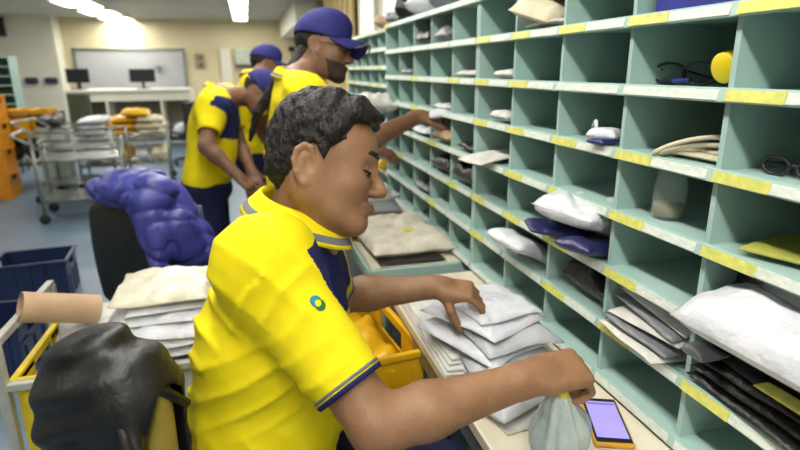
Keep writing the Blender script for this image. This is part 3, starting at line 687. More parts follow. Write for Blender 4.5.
# ================= stooping man on the left
def stooping():
    T0 = 3.2
    pel = at(207, 180, 3.3); chs = at(216, 118, 3.2); sR = at(196, 100, 3.05); sL = at(246, 100, 3.35)
    fwd = nrm(CR); 
    chs = at(214, 125, 3.25); sR = at(212, 108, 3.08); sL = at(226, 98, 3.42)
    hc = at(258, 94, 3.22); hf = nrm(CR*.75-CU*.62-CF*.1); hup = nrm(CU*.7+CR*.6)
    wR = at(238, 176, 3.0); eR = at(206, 146, 2.98); wL = at(252, 172, 3.3); eL = at(240, 145, 3.42)
    standing('stooping person in yellow and navy shirt and blue cap, sorting on the aisle side', pel, chs, sL, sR, eL, eR, wL, wR, hc, hf, hup, [(pel[0]-.05, pel[1]+.16, 0), (pel[0]-.02, pel[1]-.14, 0)], .008, navy_side=True, shirtcut=.04)
stooping()
def far_man():
    x, y = .05, 3.95
    standing('person in a blue cap mostly hidden behind the stooping one', V(x-.05, y, .93), V(x-.03, y, 1.21), V(x, y+.19, 1.36), V(x, y-.19, 1.36), V(x+.08, y+.22, 1.1), V(x+.08, y-.22, 1.1), V(x+.3, y+.15, 1.02), V(x+.3, y-.15, 1.02),
        at(266, 66, 3.95), nrm(CR*.9+CF*.3-CU*.1), nrm(CU), [(x-.05, y+.11, 0), (x-.05, y-.11, 0)], .01)
far_man()

# ------------------------------------------------------------------ mail, bags, crates: builders
def grid_solid(name, L, W, T, m, seed=0, nu=22, nv=16, puff=.5, wr=.2, bend=0., wave=0., parent=None, taper=0.):
    """closed cushion: L x W with thickness T, edges sealed; bend curls it, wave buckles it"""
    u = np.linspace(-1, 1, nu+1); v = np.linspace(-1, 1, nv+1); U_, V_ = np.meshgrid(u, v, indexing='ij')
    pf = ((1-np.abs(U_)**(2+6*(1-puff)))*(1-np.abs(V_)**(2+6*(1-puff))))**.5*T/2+.0007
    P = np.stack([U_*L/2, V_*W/2, 0*U_], -1).reshape(-1, 3)
    n1 = wob(P+seed*.37, 55, seed % 9, 5).reshape(U_.shape); n2 = wob(P-seed*.21, 28, (seed+4) % 9, 4).reshape(U_.shape)
    off = wave*np.sin(U_*3.3+seed)*np.cos(V_*2.1+seed*2)+bend*(1-U_**2)+taper*U_
    edge = 1+.03*wob(P*1., 30, (seed+2) % 9, 3).reshape(U_.shape)
    X = U_*L/2*edge; Y = V_*W/2*edge
    top = np.stack([X, Y, off+pf+(n1*wr+n2*wr*.8)*T*.5*(pf > .001)], -1); bot = np.stack([X, Y, off-pf*.8], -1)
    vs = np.concatenate([top.reshape(-1, 3), bot.reshape(-1, 3)]); n = (nu+1)*(nv+1); idx = lambda i, j: i*(nv+1)+j; F_ = []
    for i in range(nu):
        for j in range(nv):
            F_.append((idx(i, j), idx(i+1, j), idx(i+1, j+1), idx(i, j+1))); F_.append((n+idx(i, j), n+idx(i, j+1), n+idx(i+1, j+1), n+idx(i+1, j)))
    for i in range(nu): F_ += [(idx(i, 0), n+idx(i, 0), n+idx(i+1, 0), idx(i+1, 0)), (idx(i, nv), idx(i+1, nv), n+idx(i+1, nv), n+idx(i, nv))]
    for j in range(nv): F_ += [(idx(0, j), idx(0, j+1), n+idx(0, j+1), n+idx(0, j)), (idx(nu, j), n+idx(nu, j), n+idx(nu, j+1), idx(nu, j+1))]
    me = bpy.data.meshes.new(name); me.from_pydata(vs.tolist(), [], F_); me.update(); o = link(name, me, m, parent, True); return o
def item(name, label, cat, c, L, W, T, rz=0, rx=0, ry=0, m='poly', group=None, **k):
    o = grid_solid(name, L, W, T, M[m] if isinstance(m, str) else m, **k); o.location = tuple(c); o.rotation_euler = (rx, ry, rz); return tag(o, label, cat, group)
def cell(c, R, dx=.1, u=.5, dz=0, y0=Y0):
    return V(SX+dx, y0+(c-1+u)*WW, Z1-HH*(R-1)+.009+dz)
def crate(label, loc, rz, L, W, H, m, name='crate', group=None, th=.006):
    t = thing(name, label, 'crate', loc, rz, group); b = B()
    for s in (-1, 1):
        b.box((0, s*(W/2-th/2), H/2), (L, th, H))
        hh = H*.72                              # end walls with a hand hole
        b.box((s*(L/2-th/2), 0, hh/2), (th, W-2*th, hh)); b.box((s*(L/2-th/2), 0, H-.012), (th, W-2*th, .024))
        for q in (-1, 1): b.box((s*(L/2-th/2), q*(W/2-W*.16), (hh+H)/2-.01), (th, W*.3, H-hh))
        for k in range(5): b.box((-L/2+L*(k+.5)/5, s*(W/2+.003), H*.45), (.012, .008, H*.8))
        for k in range(3): b.box((s*(L/2+.003), -W/2+W*(k+.5)/3, H*.33), (.008, .012, H*.55))
    b.obj('wall', m, t); B().box((0, 0, .006), (L-.004, W-.004, .012)).obj('base', m, t)
    b = B()
    for s in (-1, 1): b.box((0, s*(W/2+.004), H-.008), (L+.024, .016, .018), bev=.003); b.box((s*(L/2+.004), 0, H-.008), (.016, W+.0, .018), bev=.003)
    b.obj('rim', m, t); return t
# ------------------------------------------------------------------ contents of the nearest rack
it = item
item('mail_bundle', 'cream fanned bundle of papers spilling from a top pigeonhole', 'paper bundle', cell(3, 1, .07, .55, .035), .2, .18, .05, rz=.15, rx=.25, m='paper_c', seed=3, bend=.02, wr=.5)
item('mail_bundle', 'thin grey folded papers under the cream fanned bundle', 'paper bundle', cell(3, 1, .10, .42, .014), .2, .2, .02, rz=-.1, m='paper', seed=5)
item('parcel', 'small brown padded parcel behind the cream fanned bundle', 'parcel', cell(3, 1, .2, .32, .05), .1, .15, .06, rz=.2, m='card', seed=6)
t = thing('tray', 'royal blue plastic tray in a top pigeonhole above the yellow tape roll', 'tray', tuple(cell(1, 1, .12, .45))); bl = mat('blue_plastic', (40, 46, 140), .4)
B().box((0, 0, .004), (.2, .19, .008)).obj('base', bl, t); b = B()
for s in (-1, 1): b.box((0, s*.095, .03), (.2, .005, .06)); b.box((s*.1, 0, .03), (.005, .19, .06))
b.obj('wall', bl, t)
def curve_thing(name, label, cat, pts, r, m, n=8, cyc=False):
    b = B(); P_ = [Vector(tuple(p)) for p in pts]; out = []
    for i in range(len(P_)-1):                                   # Catmull-Rom
        p0 = P_[max(i-1, 0)]; p1 = P_[i]; p2 = P_[i+1]; p3 = P_[min(i+2, len(P_)-1)]
        for q in range(6):
            u = q/6; out.append(.5*((2*p1)+(-p0+p2)*u+(2*p0-5*p1+4*p2-p3)*u*u+(-p0+3*p1-3*p2+p3)*u**3))
    out.append(P_[-1]); b.tube(out, r, n); return tag(b.obj(name, m, None, True), label, cat)
o3 = cell(1, 2, .08, .75, 0)
t = thing('goggles', 'black-rimmed goggles with a blue bridge standing in a pigeonhole', 'goggles', tuple(o3)); b = B()
for k, y in ((0, .035), (1, -.045)):
    B().tube([(.0-.01*math.cos(a), y+.034*math.cos(a), .022+.02*math.sin(a)) for a in np.linspace(0, 2*PI, 19)], .003, 6, False).obj('rim', M['dark'], t, True)
B().tube([(-.005, .02, .01), (-.012, 0, .008), (-.005, -.03, .01)], .005, 6).obj('bridge', bl, t, True); B().tube([(0, .06, .03), (.06, .07, .03), (.1, .02, .01), (.06, -.06, .02), (0, -.075, .03)], .002, 5).obj('strap', M['dark'], t, True)
p = cell(1, 2, .045, .19, .034); b = B(); b.lathe([(.001, -.012), (.024, -.012), (.026, -.010), (.026, .010), (.024, .012), (.001, .012)], 28, Matrix.Translation(tuple(p)) @ Matrix.Rotation(1.35, 4, 'Y') @ Matrix.Rotation(.0, 4, 'X'))
tag(b.obj('tape_roll', mat('yellow_tape', (232, 202, 10), .45), None, False), 'round yellow tape roll near the pigeonhole edge', 'tape roll')
curve_thing('strap', 'white looped strap in the pigeonhole left of the cream cords', 'strap', [cell(2, 3, .10, .85, .003), cell(2, 3, .06, .7, .02), cell(2, 3, .03, .5, .045), cell(2, 3, .02, .42, .03), cell(2, 3, .01, .3, .004), cell(2, 3, .08, .25, .003)], .0045, M['poly'])
item('packet', 'tiny white packet beside the looped strap', 'packet', cell(2, 3, .03, .33, .018), .06, .07, .03, rz=.5, m='poly', seed=9)
item('packet', 'tiny blue packet under the looped white strap', 'packet', cell(2, 3, .0, .22, .008), .05, .05, .014, rz=.2, m='navy_bag', seed=10)
for k in range(3):
    curve_thing('cord', ['upper cream cord arching to the pigeonhole edge', 'middle cream cord in the bunch of three', 'lowest cream cord lying on the shelf board'][k], 'cord', [cell(1, 3, .12, .02, .02+.014*k), cell(1, 3, .05, .12, .045-.012*k), cell(1, 3, .03+.01*k, .3, .040-.012*k), cell(1, 3, .01+.015*k, .48, .022-.007*k), cell(1, 3, .0+.02*k, .56, .004), cell(1, 3, .1, .62, .004)], .0045, mat('cream_rubber', (206, 196, 168), .6))
item('paper_stack', 'low cream paper stack beneath the three cords', 'paper stack', cell(1, 3, .12, .32, .008), .18, .15, .014, m='paper_c', seed=12, puff=.1)
t = thing('spectacles', 'black spectacles folded on a shelf at the right edge', 'spectacles', tuple(cell(0, 3, .05, .62, .014)))
for y in (.03, -.03): B().tube([(0, y+.024*math.cos(a), .014*math.sin(a)) for a in np.linspace(0, 2*PI, 17)], .003, 6, False).obj('rim', M['dark'], t, True)
B().tube([(0, -.006, .004), (0, .006, .004)], .003).obj('bridge', M['dark'], t); 
for s in (1, -1): B().tube([(0, s*.054, .004), (.03, s*.05, 0), (.06, -s*.03, -.006)], .0025).obj('temple', M['dark'], t, True)
item('black_pouch', 'flat black pouch behind the spectacles', 'pouch', cell(0, 3, .12, .35, .012), .12, .18, .02, m='black_bag', seed=4)
p = cell(1, 4, .06, .62)
t = thing('jar', 'clear glass jar with brown contents in a pigeonhole', 'jar', tuple(p))
B().lathe([(.001, .001), (.030, .001), (.032, .005), (.032, .07), (.027, .082), (.027, .096), (.0255, .096), (.0255, .082), (.030, .07), (.030, .006), (.001, .004)], 28).obj('glass', M['glass'], t, True)
B().lathe([(.001, .007), (.029, .007), (.029, .03), (.001, .032)], 24).obj('contents', mat('brown_contents', (120, 92, 40), .7, vs=60), t, True)
item('yellow_folder', 'dull yellow folder at the back of the shelf above the black bundle', 'folder', cell(0, 4, .10, .62, .010), .16, .12, .012, rz=.3, m=mat('dull_yellow', (150, 150, 60), .6), seed=3, puff=.1)
item('envelope', 'white envelope tongue poking over a board next to the rack joint', 'envelope', cell(4, 4, .03, .55, .012), .22, .15, .012, rz=.15, ry=-.08, m='paper', seed=8, bend=.008)
item('mail_bundle', 'dim folded papers above the white envelope tongue', 'paper bundle', cell(4, 3, .10, .35, .02), .2, .12, .035, m='paper', seed=2, puff=.2)
item('mail_bundle', 'dim grey papers in the pigeonhole two above the envelope tongue', 'paper bundle', cell(4, 2, .10, .3, .016), .2, .12, .028, m='paper', seed=7, puff=.2)
# crowded pigeonhole: large crumpled white bag over navy packets
item('mail_bag', 'large crumpled white plastic bag bursting out over a navy packet', 'mail bag', cell(2, 5, .03, .52, .065), .19, .20, .08, rz=.2, ry=.35, m='poly', seed=21, wr=.6, bend=.014)
item('mail_bag', 'second white plastic bag drooping left of the large crumpled one', 'mail bag', cell(2, 5, .02, .84, .07), .12, .09, .05, rz=.6, ry=.5, m='poly', seed=23, wr=.5)
item('packet', 'navy plastic packet under the large crumpled white bag, left corner', 'packet', cell(2, 5, .0, .82, .022), .16, .09, .03, rz=-.3, ry=.15, m='navy_bag', seed=24)
item('packet', 'navy plastic packet under the large crumpled white bag, right corner', 'packet', cell(2, 5, .0, .24, .022), .16, .10, .035, rz=.35, ry=.2, m='navy_bag', seed=25)
item('mail_bag', 'smooth white padded packet slanting in a low pigeonhole', 'mail bag', cell(3, 6, .01, .58, .035), .17, .19, .05, rz=.1, ry=.45, m='poly', seed=31, wr=.3, bend=.012)
for k in range(3): item('magazine', ['black magazine leaning behind the smooth white packet, front one', 'black magazine leaning behind the smooth white packet, middle one', 'grey magazine at the back behind the smooth white packet'][k], 'magazine', cell(3, 6, .07+.03*k, .45-.04*k, .06), .16, .19, .012, ry=.6-.05*k, rz=.05*k, m=['black_bag', 'black_bag', 'poly_g'][k], seed=33+k, puff=.1)
item('bundle', 'black bundle in the pigeonhole below the navy packets', 'bundle', cell(2, 6, .12, .4, .04), .2, .2, .08, m='black_bag', seed=40, wr=.5)
for k in range(5):
    item('magazine', ['lowest white magazine in the fanned pile', 'grey plastic-wrapped magazine second from the bottom of the fanned pile', 'white magazine in the middle of the fanned pile', 'curled grey magazine near the top of the fanned pile', 'topmost white folded sheet of the fanned pile'][k], 'magazine', cell(1, 6, .065+.012*k, .50-.01*k, .010+.014*k), .2, .20, .012, rz=.08*(k % 3-1), ry=.03*k, rx=(.0, .03, -.03, .08, .12)[k], m=['paper', 'poly_g', 'paper', 'poly_g', 'poly'][k], seed=44+k, puff=.15, bend=.004*k, group='magazines fanned in the pigeonhole near the fist')
item('mail_bag', 'long puffy white polythene parcel sticking out at the right edge', 'mail bag', (SX+.01, Y0-.225, Z1-HH*4+.038), .165, .40, .07, rz=.04, ry=-.12, m='poly', seed=51, wr=.25, bend=.015)
item('bundle', 'black bundle on the shelf above the long white parcel', 'bundle', cell(0, 5, .13, .72, .055), .14, .12, .09, m='black_bag', seed=52, wr=.5)
item('mail_bag', 'grey polythene bag behind the long white parcel', 'mail bag', cell(0, 5, .10, .25, .085), .16, .2, .06, m='poly_g', seed=53, wr=.5)
for k in range(4): item('magazine', ['bottom black magazine at the lower right edge', 'second black magazine from the bottom at the lower right edge', 'third black magazine at the lower right edge, slightly askew', 'top black wrapped magazine at the lower right edge'][k], 'magazine', cell(0, 6, .09+.01*k, .5+.01*k, .012+.015*k), .2, .23, .016, rz=.07*(k % 3-1), rx=.02*k, m='black_bag', seed=60+k, puff=.2, group='black magazines in the right-hand pigeonhole')
item('envelope', 'small crumpled silver wrapper on the black magazines', 'wrapper', cell(0, 6, .0, .85, .07), .06, .05, .02, m='poly_g', seed=66, wr=.8)
item('strip', 'narrow yellow strip lying over the black magazines', 'strip', cell(0, 6, -.0, .22, .075), .03, .10, .006, m='label_y', seed=67)
# ------------------------------------------------------------------ middle rack
Y2 = Y0+5*WW
c2 = lambda c, R, dx=.08, u=.5, dz=0: V(SX+dx, Y0+4*WW+(c+u)*WW, Z1-HH*(R-1)+.009+dz)
for k, (c, R, u, dz, L, W, T, m, lab) in enumerate([
    (1, 1, .5, .03, .2, .18, .06, 'poly_g', 'grey wadded bag in an upper pigeonhole of the middle rack'), (2, 1, .5, .03, .2, .2, .06, 'black_bag', 'dark wadded bag in an upper pigeonhole of the middle rack, right of the grey one'),
    (0, 2, .5, .015, .2, .2, .02, 'paper', 'flat papers in the second row of the middle rack'), (3, 2, .5, .02, .2, .18, .03, 'poly_g', 'grey flat packet in the second row of the middle rack'),
    (0, 4, .35, .018, .2, .18, .03, 'black_bag', 'dark packet at the back under the reaching hand'), (1, 4, .4, .03, .22, .2, .05, 'card', 'brown packet under the wrist of the reaching man'),
    (2, 4, .5, .02, .22, .2, .03, 'poly', 'white flat packet left of the brown packet in the middle rack'), (3, 4, .5, .02, .22, .2, .03, 'poly', 'white flat packet at the far end of the middle rack row'),
    (0, 5, .5, .04, .2, .2, .07, 'black_bag', 'black bundle filling the pigeonhole under the white packets'), (1, 5, .5, .04, .2, .2, .07, 'black_bag', 'black bundle one pigeonhole farther under the white packets'),
    (2, 6, .5, .02, .2, .2, .03, 'poly_g', 'grey packet low in the middle rack'), (1, 3, .5, .015, .2, .18, .02, 'paper', 'thin papers in the third row of the middle rack')]):
    item('packet', lab, 'packet', c2(c, R, .1, u, dz), L, W, T, m=m, seed=70+k, wr=.5)
item('packet', 'white packet held by the reaching hand at the rack', 'packet', at(447, 112, 2.25)+V(0, 0, 0), .16, .13, .035, rz=-.2, ry=-.2, m='poly', seed=90, wr=.5)
for k, (y, L, W, T, m, lab, nm) in enumerate([(1.98, .2, .26, .09, 'card', 'brown parcel on top of the middle rack, nearest end', 'parcel'), (2.28, .2, .2, .12, 'poly_g', 'grey bag on top of the middle rack next to the brown parcel', 'bag'), (2.55, .22, .24, .13, 'poly', 'white bag on top of the middle rack', 'bag'),
     (2.85, .22, .2, .13, 'black_bag', 'black bag on top of the middle rack', 'bag'), (3.2, .2, .3, .06, 'card', 'flat brown parcel on top of the farthest rack', 'parcel')]):
    item(nm, lab, nm, (SX+.12, y, (1.7035 if y < 3.09 else 1.6925)+T*.4), L, W, T, rz=.3*k, m=m, seed=95+k, wr=.7)
for k in range(3): item('mail_bundle', ['rolled dark magazine leaning on the black bag atop the rack', 'green-grey wad of paper atop the rack', 'white sheet bundle atop the rack near the cap peak'][k], 'paper bundle', (SX+.08, 2.9+.16*k, 1.74), .16, .12, .05, rz=.8*k, ry=-.5+.3*k, m=['black_bag', 'poly_g', 'paper'][k], seed=101+k, wr=.8)
item('mail_bundle', 'white paper pile on the sill of the farthest rack', 'paper bundle', at(371, 104, 2.95), .2, .34, .09, rz=.2, m='paper', seed=105, wr=.6)
item('packet', 'small yellow packet low in the farthest rack, seen past the seated man\'s forehead', 'packet', (SX+.02, Y0+9*WW+.13, RB+.1007+.04), .1, .1, .06, m='crate_y', seed=107)

# ------------------------------------------------------------------ things on the green table
T1 = .7515
item('padded_parcel', 'wide beige padded parcel with yellow mark on the near end of the green table', 'parcel', (.575, 2.20, T1+.032), .34, .50, .075, rz=.04, m=mat('beige_canvas', (216, 210, 196), .6, col2=(184, 178, 160), bump=.4, bs=20), seed=110, wr=.18, puff=.3, nu=30, nv=30)
item('sticker', 'small yellow label on the beige padded parcel', 'label', (.60, 2.12, T1+.0725), .05, .07, .004, m='label_y', seed=1, puff=.1)
item('magazine', 'dark flat magazine under the front edge of the beige parcel', 'magazine', (.56, 1.945, T1+.006), .26, .09, .012, m='black_bag', seed=111, puff=.1)
item('parcel', 'brown flat parcel behind the beige padded parcel', 'parcel', (.56, 2.62, T1+.025), .28, .2, .05, rz=.1, m='card', seed=112, puff=.2)
item('magazine', 'grey plastic-covered magazine lying on the brown flat parcel', 'magazine', (.56, 2.60, T1+.055), .25, .2, .012, rz=-.1, m='poly_g', seed=113, puff=.1)
item('mail_bag', 'crumpled white bag farther along the green table', 'mail bag', (.6, 2.95, T1+.04), .3, .26, .09, rz=.5, m='poly', seed=114, wr=.6)
item('bundle', 'black bundle on the green table near the seated man\'s nose', 'bundle', (.47, 2.85, T1+.04), .16, .16, .09, m='black_bag', seed=115, wr=.6)
for k in range(4): item('mail_bag', 'white mail bag on the far half of the green table', 'mail bag', (.58+.04*(k % 2), 3.3+.42*k, T1+.045), .3, .34, .10, rz=.4*k, m='poly', seed=120+k, wr=.5, group='white mail bags on the far half of the green table')

# ------------------------------------------------------------------ things on the cream worktop
WT = .7505
labs = ['bottom white bubble envelope of the stack under the open hand', 'grey-white polythene envelope second from the bottom of the stack', 'white polythene envelope in the middle of the stack, turned left', 'light grey envelope jutting right from the upper stack', 'white envelope just under the top one', 'topmost white envelope that the open hand touches']
lay = [(.575, 1.23, .23, .32, .028, .25), (.59, 1.20, .22, .30, .028, -.1), (.56, 1.25, .22, .28, .028, .4), (.60, 1.24, .21, .27, .026, .1), (.565, 1.28, .20, .26, .024, .45), (.60, 1.30, .19, .22, .022, .15)]
z = WT
for k, (x, y, L, W, T, a) in enumerate(lay):
    item('envelope', labs[k], 'envelope', (x-.02, y-.05, z+T*.45), L, W, T, rz=a, m=['poly', 'poly_g2', 'poly', 'poly_g2', 'poly', 'poly'][k] if False else ('poly' if k % 2 == 0 or k == 5 else mat('pale_grey_polythene', (186, 188, 194), .35, vs=12, bump=.5, bs=30)), seed=130+k, wr=.42, puff=.5, group='envelopes stacked under the open hand', wave=.005, bend=.003); z += T*.80
for k in range(4): item('envelope', ['lowest flat envelope along the worktop edge', 'second flat envelope along the worktop edge', 'third flat envelope along the worktop edge', 'top flat envelope along the worktop edge, left of the stack'][k], 'envelope', (.455+.004*k, 1.36+.01*k, WT+.004+.008*k), .09, .5, .009, rz=.02*k-.02, m='paper', seed=140+k, puff=.05, wr=.1, group='flat envelopes along the worktop edge')
item('plastic_bag', 'crumpled translucent white bag left of the phone at the bottom edge', 'plastic bag', (.50, .98, WT+.022), .16, .14, .05, rz=.4, m='poly', seed=150, wr=.7)
item('paper_sheet', 'flat white sheet on the worktop beneath the fist', 'paper sheet', (.54, 1.02, WT+.002), .2, .28, .003, rz=.1, m='paper', seed=151, puff=.05, wr=.05)
# phone
ph = thing('mobile_phone', 'mobile phone with a lilac screen in a yellow case on the worktop', 'mobile phone', (.668, .850, WT), -.38)
B().box((0, 0, .006), (.078, .158, .012), bev=.005, seg=3).obj('case', mat('amber_case', (206, 150, 34), .35), ph, True)
B().box((0, 0, .0125), (.070, .148, .003), bev=.001).obj('body', M['dark'], ph)
B().box((0, -.001, .0143), (.062, .124, .0012)).obj('screen', mat('lit_screen', (150, 140, 215), .15, vs=8, var=.05, emit=((150, 138, 220), .55)), ph)
b = B(); b.box((0, .052, .0151), (.056, .006, .0004)); b.obj('status_bar', mat('screen_bar', (112, 100, 175), .2, emit=((112, 100, 175), .35)), ph)
# pale teal plastic bag hanging from the fist by its tied yellow neck
bt = at(560, 398, .985); bb_ = at(560, 440, 1.03); Q = Field()
Q.ball(bb_+V(0, 0, .0), V(.058, .04, .055), .03, axes=np.eye(3)); Q.cone(bt-V(0, 0, .01), bb_+V(0, 0, .03), .022, .048, .03); Q.add(lambda p: -.005*wob(p, 55, 2, 5)-.003*np.sin(np.arctan2(p[:, 1]-bt[1], p[:, 0]-bt[0])*9), 0, 'd')
tb = mat('teal_film', (198, 212, 212), .25, trans=.35, vs=14, bump=.4, bs=30)
o = solid('plastic_bag', Q, bb_-.1, bt+.12, .004, tb); tag(o, 'pale teal translucent bag hanging from the fist', 'plastic bag')
b = B(); b.tube([bt+V(0, 0, -.015), bt+V(.004, -.002, .0), bt+V(.0, 0, .02)], [.016, .011, .014], 12); keep(b.obj('tie', mat('yellow_tie', (200, 176, 60), .5), None, True), o)

# ------------------------------------------------------------------ yellow crates beside the seated man
crate('yellow postal crate standing upright between the seated man and the worktop', (.235, 1.57, .385), .12, .32, .5, .32, M['crate_y'])
crate('yellow postal crate on the floor under the upright one', (.235, 1.57, .0), .12, .32, .5, .36, M['crate_y'])
item('mail_bag', 'yellow plastic mail sack slumped in the postal crate', 'mail bag', (.245, 1.54, .60), .24, .38, .16, rz=.12, m='crate_y', seed=160, wr=.4)

# ------------------------------------------------------------------ office chairs
def office_chair(label, loc, rz, back_c, mback, wid=.42, hgt=.46, oval=False, arms=True, zb=.62, tilt=.0):
    t = thing('office_chair', label, 'chair', loc, rz)         # faces +x
    b = B()
    for k in range(5):
        a = 2*PI*k/5+.3; b.tube([(0, 0, .11), (.27*math.cos(a), .27*math.sin(a), .075)], [.022, .014], 8)
    b.obj('base', M['dark'], t)
    for k in range(5):
        a = 2*PI*k/5+.3; B().lathe([(.001, -.012), (.026, -.012), (.027, 0), (.026, .012), (.001, .012)], 14, Matrix.Translation((.27*math.cos(a), .27*math.sin(a), .0275)) @ Matrix.Rotation(a+PI/2, 4, 'Z') @ Matrix.Rotation(PI/2, 4, 'Y')).obj('caster', M['dark'], t, True)
    B().tube([(0, 0, .09), (0, 0, .40)], .026, 12).obj('column', M['steel'], t, True)
    B().box((.02, 0, .435), (.46, .46, .075), bev=.032, seg=4).obj('seat', mback, t, True)
    Qb = Field(); c = V(back_c, 0, zb+hgt/2)
    if oval: Qb.ball(c, V(.05, wid/2, hgt/2), .01); Qb.add(lambda p: sdbox(p, c+V(0, 0, -.04), V(.035, wid/2-.03, hgt/2-.07), np.eye(3), .035), .06, 'u', c, hgt)
    else: Qb.add(lambda p: sdbox(p, c, V(.035, wid/2, hgt/2), np.eye(3), .034), 0, 'u', c, hgt)
    o = solid('backrest', Qb, c-V(.12, wid, hgt), c+V(.12, wid, hgt), .009, mback); o.parent = t
    B().tube([(-.08, 0, .42), (back_c-.01, 0, .45), (back_c-.02, 0, zb+.1)], .02, 8).obj('back_support', M['dark'], t, True)
    if arms:
        for s in (-1, 1):
            B().tube([(.1, s*.24, .43), (.1, s*.27, .60), (-.02, s*.27, .62), (.14, s*.27, .62)], .014, 8).obj('armrest', M['dark'], t, True)
    return t
# front chair, draped with the leather jacket
th_ = math.radians(90-38); ccx, ccy = -.275, .93
office_chair('office chair with a pale yellow backrest under the black leather jacket, behind the seated man', (ccx+.22*math.cos(th_)+.03*math.sin(th_), ccy+.22*math.sin(th_)-.03*math.cos(th_), 0), th_, -.22, M['foam'], .21, .38, arms=False)
FA = np.array([[math.cos(th_), math.sin(th_), 0], [-math.sin(th_), math.cos(th_), 0], [0, 0, 1]]); jc = V(ccx, ccy, .84)
lp = lambda a, b_, c: jc+FA.T@V(a, b_, c)
J = Field(); J.add(lambda p: sdbox(p, lp(0, -.015, -.01), V(.075, .132, .20), FA, .074), 0, 'u', jc, .45)
J.ball(lp(-.02, -.03, .12), V(.085, .10, .115), .05, axes=FA); J.cone(lp(-.055, .02, .08), lp(-.085, -.05, -.24), .05, .045, .03); J.ball(lp(-.04, .11, -.22), V(.05, .09, .14), .06, axes=FA)
J.cone(lp(-.05, -.10, .16), lp(-.075, -.16, .02), .016, .012, .012); J.cone(lp(-.075, -.16, .02), lp(-.07, -.17, -.2), .014, .016, .01)
J.add(lambda p: (lambda q: -.007*np.sin(q[:, 2]*95+q[:, 1]*30+2*wob(p, 8, 3, 4))*np.clip(.5+wob(p, 9, 1, 4), 0, 1)-.006*wob(p, 17, 6, 5))((p-jc)@FA.T), 0, 'd')
J.ball(lp(.0, -.165, -.13), V(.056, .14, .28), .012, 's', axes=FA)
J.add(lambda p: sdbox(p, lp(0, -.03, -.11), V(.043, .112, .26), FA, .03), .01, 's', jc, .6)
o = solid('leather_jacket', J, jc-.42, jc+.42, .0048, M['leather']); tag(o, 'black leather jacket draped over the nearest chair back', 'jacket')
b = B(); s0, s1 = lp(-.083, -.03, -.17), lp(-.088, -.05, -.26); sd = nrm(s1-s0); ua = nrm(np.cross(sd, FA[1])); ub = np.cross(sd, ua)
for k in range(7):
    c_ = s0+(s1-s0)*k/6; b.tube([c_+(ua*math.cos(x)+ub*math.sin(x))*.051 for x in np.linspace(0, 2*PI, 25)], .0062, 6, False)
keep(b.obj('ribbed_cuff', M['leather'], None, True), o)
b = B(); b.tube([lp(-.05, -.09, .165), lp(-.075, -.130, .08), lp(-.074, -.142, -.02), lp(-.074, -.142, -.22)], [.008, .012, .010, .010], 8); b.tube([lp(-.05, -.09, .165), lp(-.01, -.13, .15), lp(.04, -.14, .09)], [.008, .011, .008], 8); keep(b.obj('lapel', M['leather'], None, True), o)
# second chair with the blue jacket
th2 = math.radians(48); bx, by = -.51, 2.36
office_chair('black office chair with rounded back under the royal blue jacket', (bx+.24*math.cos(th2), by+.24*math.sin(th2), 0), th2, -.24, M['leather'], .46, .56, oval=True, zb=.48)
FA2 = np.array([[math.cos(th2), math.sin(th2), 0], [-math.sin(th2), math.cos(th2), 0], [0, 0, 1]]); j2 = V(bx, by, .84); l2 = lambda a, b_, c: j2+FA2.T@V(a, b_, c)
J = Field(); J.ball(l2(.0, -.04, .18), V(.11, .21, .07), .04, axes=FA2); J.ball(l2(.09, -.06, .0), V(.09, .22, .22), .06, axes=FA2); J.ball(l2(.10, -.14, -.14), V(.12, .19, .25), .05, axes=FA2)
J.cone(l2(-.03, -.17, .15), l2(-.05, -.22, -.08), .06, .05, .04); J.cone(l2(.02, -.26, .06), l2(.12, -.26, -.22), .05, .04, .03)
J.add(lambda p: (lambda q: +.022*np.exp(-np.abs(wob(p, 16, 5, 4))*9)+.014*np.exp(-np.abs(wob(p, 26, 9, 5))*9)-.012*wob(p, 9, 2, 4)-.010)((p-j2)@FA2.T), 0, 'd')
J.add(lambda p: sdbox(p, l2(0, 0, -.13), V(.052, .225, .30), FA2, .04), .01, 's', j2, .7)
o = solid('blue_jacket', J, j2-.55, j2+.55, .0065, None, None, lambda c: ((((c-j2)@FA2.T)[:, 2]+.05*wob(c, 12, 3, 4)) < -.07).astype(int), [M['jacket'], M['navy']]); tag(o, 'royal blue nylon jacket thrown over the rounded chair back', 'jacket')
b = B(); b.tube([l2(.14, -.25, .1), l2(.16, -.24, .0), l2(.2, -.2, -.12), l2(.22, -.1, -.2)], .014, 8); keep(b.obj('strap', mat('slate_webbing', (60, 72, 104), .7), None, True), o)

# ------------------------------------------------------------------ mail cart behind the seated man
ct = thing('mail_cart', 'steel mail cart behind the leather jacket, carrying crates and white bags', 'cart', (-.37, 1.74, 0)); ALU = mat('pale_aluminium', (190, 190, 180), .35, metal=.5)
for x in (-.32, .32):
    for y in (-.22, .22): B().box((x, y, .42), (.025, .025, .72 if x < 0 else .60)).obj('post', ALU, ct)
b = B()
for y in (-.22, .22): b.box((0, y, .66), (.66, .022, .022), bev=.003)
b.box((-.32, 0, .785), (.022, .46, .022), bev=.003); b.box((.32, 0, .66), (.022, .46, .022), bev=.003); b.obj('rail', ALU, ct)
B().box((0, 0, .395), (.62, .42, .012)).obj('deck', ALU, ct); B().box((0, 0, .10), (.62, .42, .012)).obj('deck', ALU, ct)
for x in (-.32, .32):
    for y in (-.22, .22): B().lathe([(.001, -.012), (.033, -.012), (.035, 0), (.033, .012), (.001, .012)], 16, Matrix.Translation((x, y, .0355)) @ Matrix.Rotation(PI/2, 4, 'X')).obj('caster', M['dark'], ct, True)
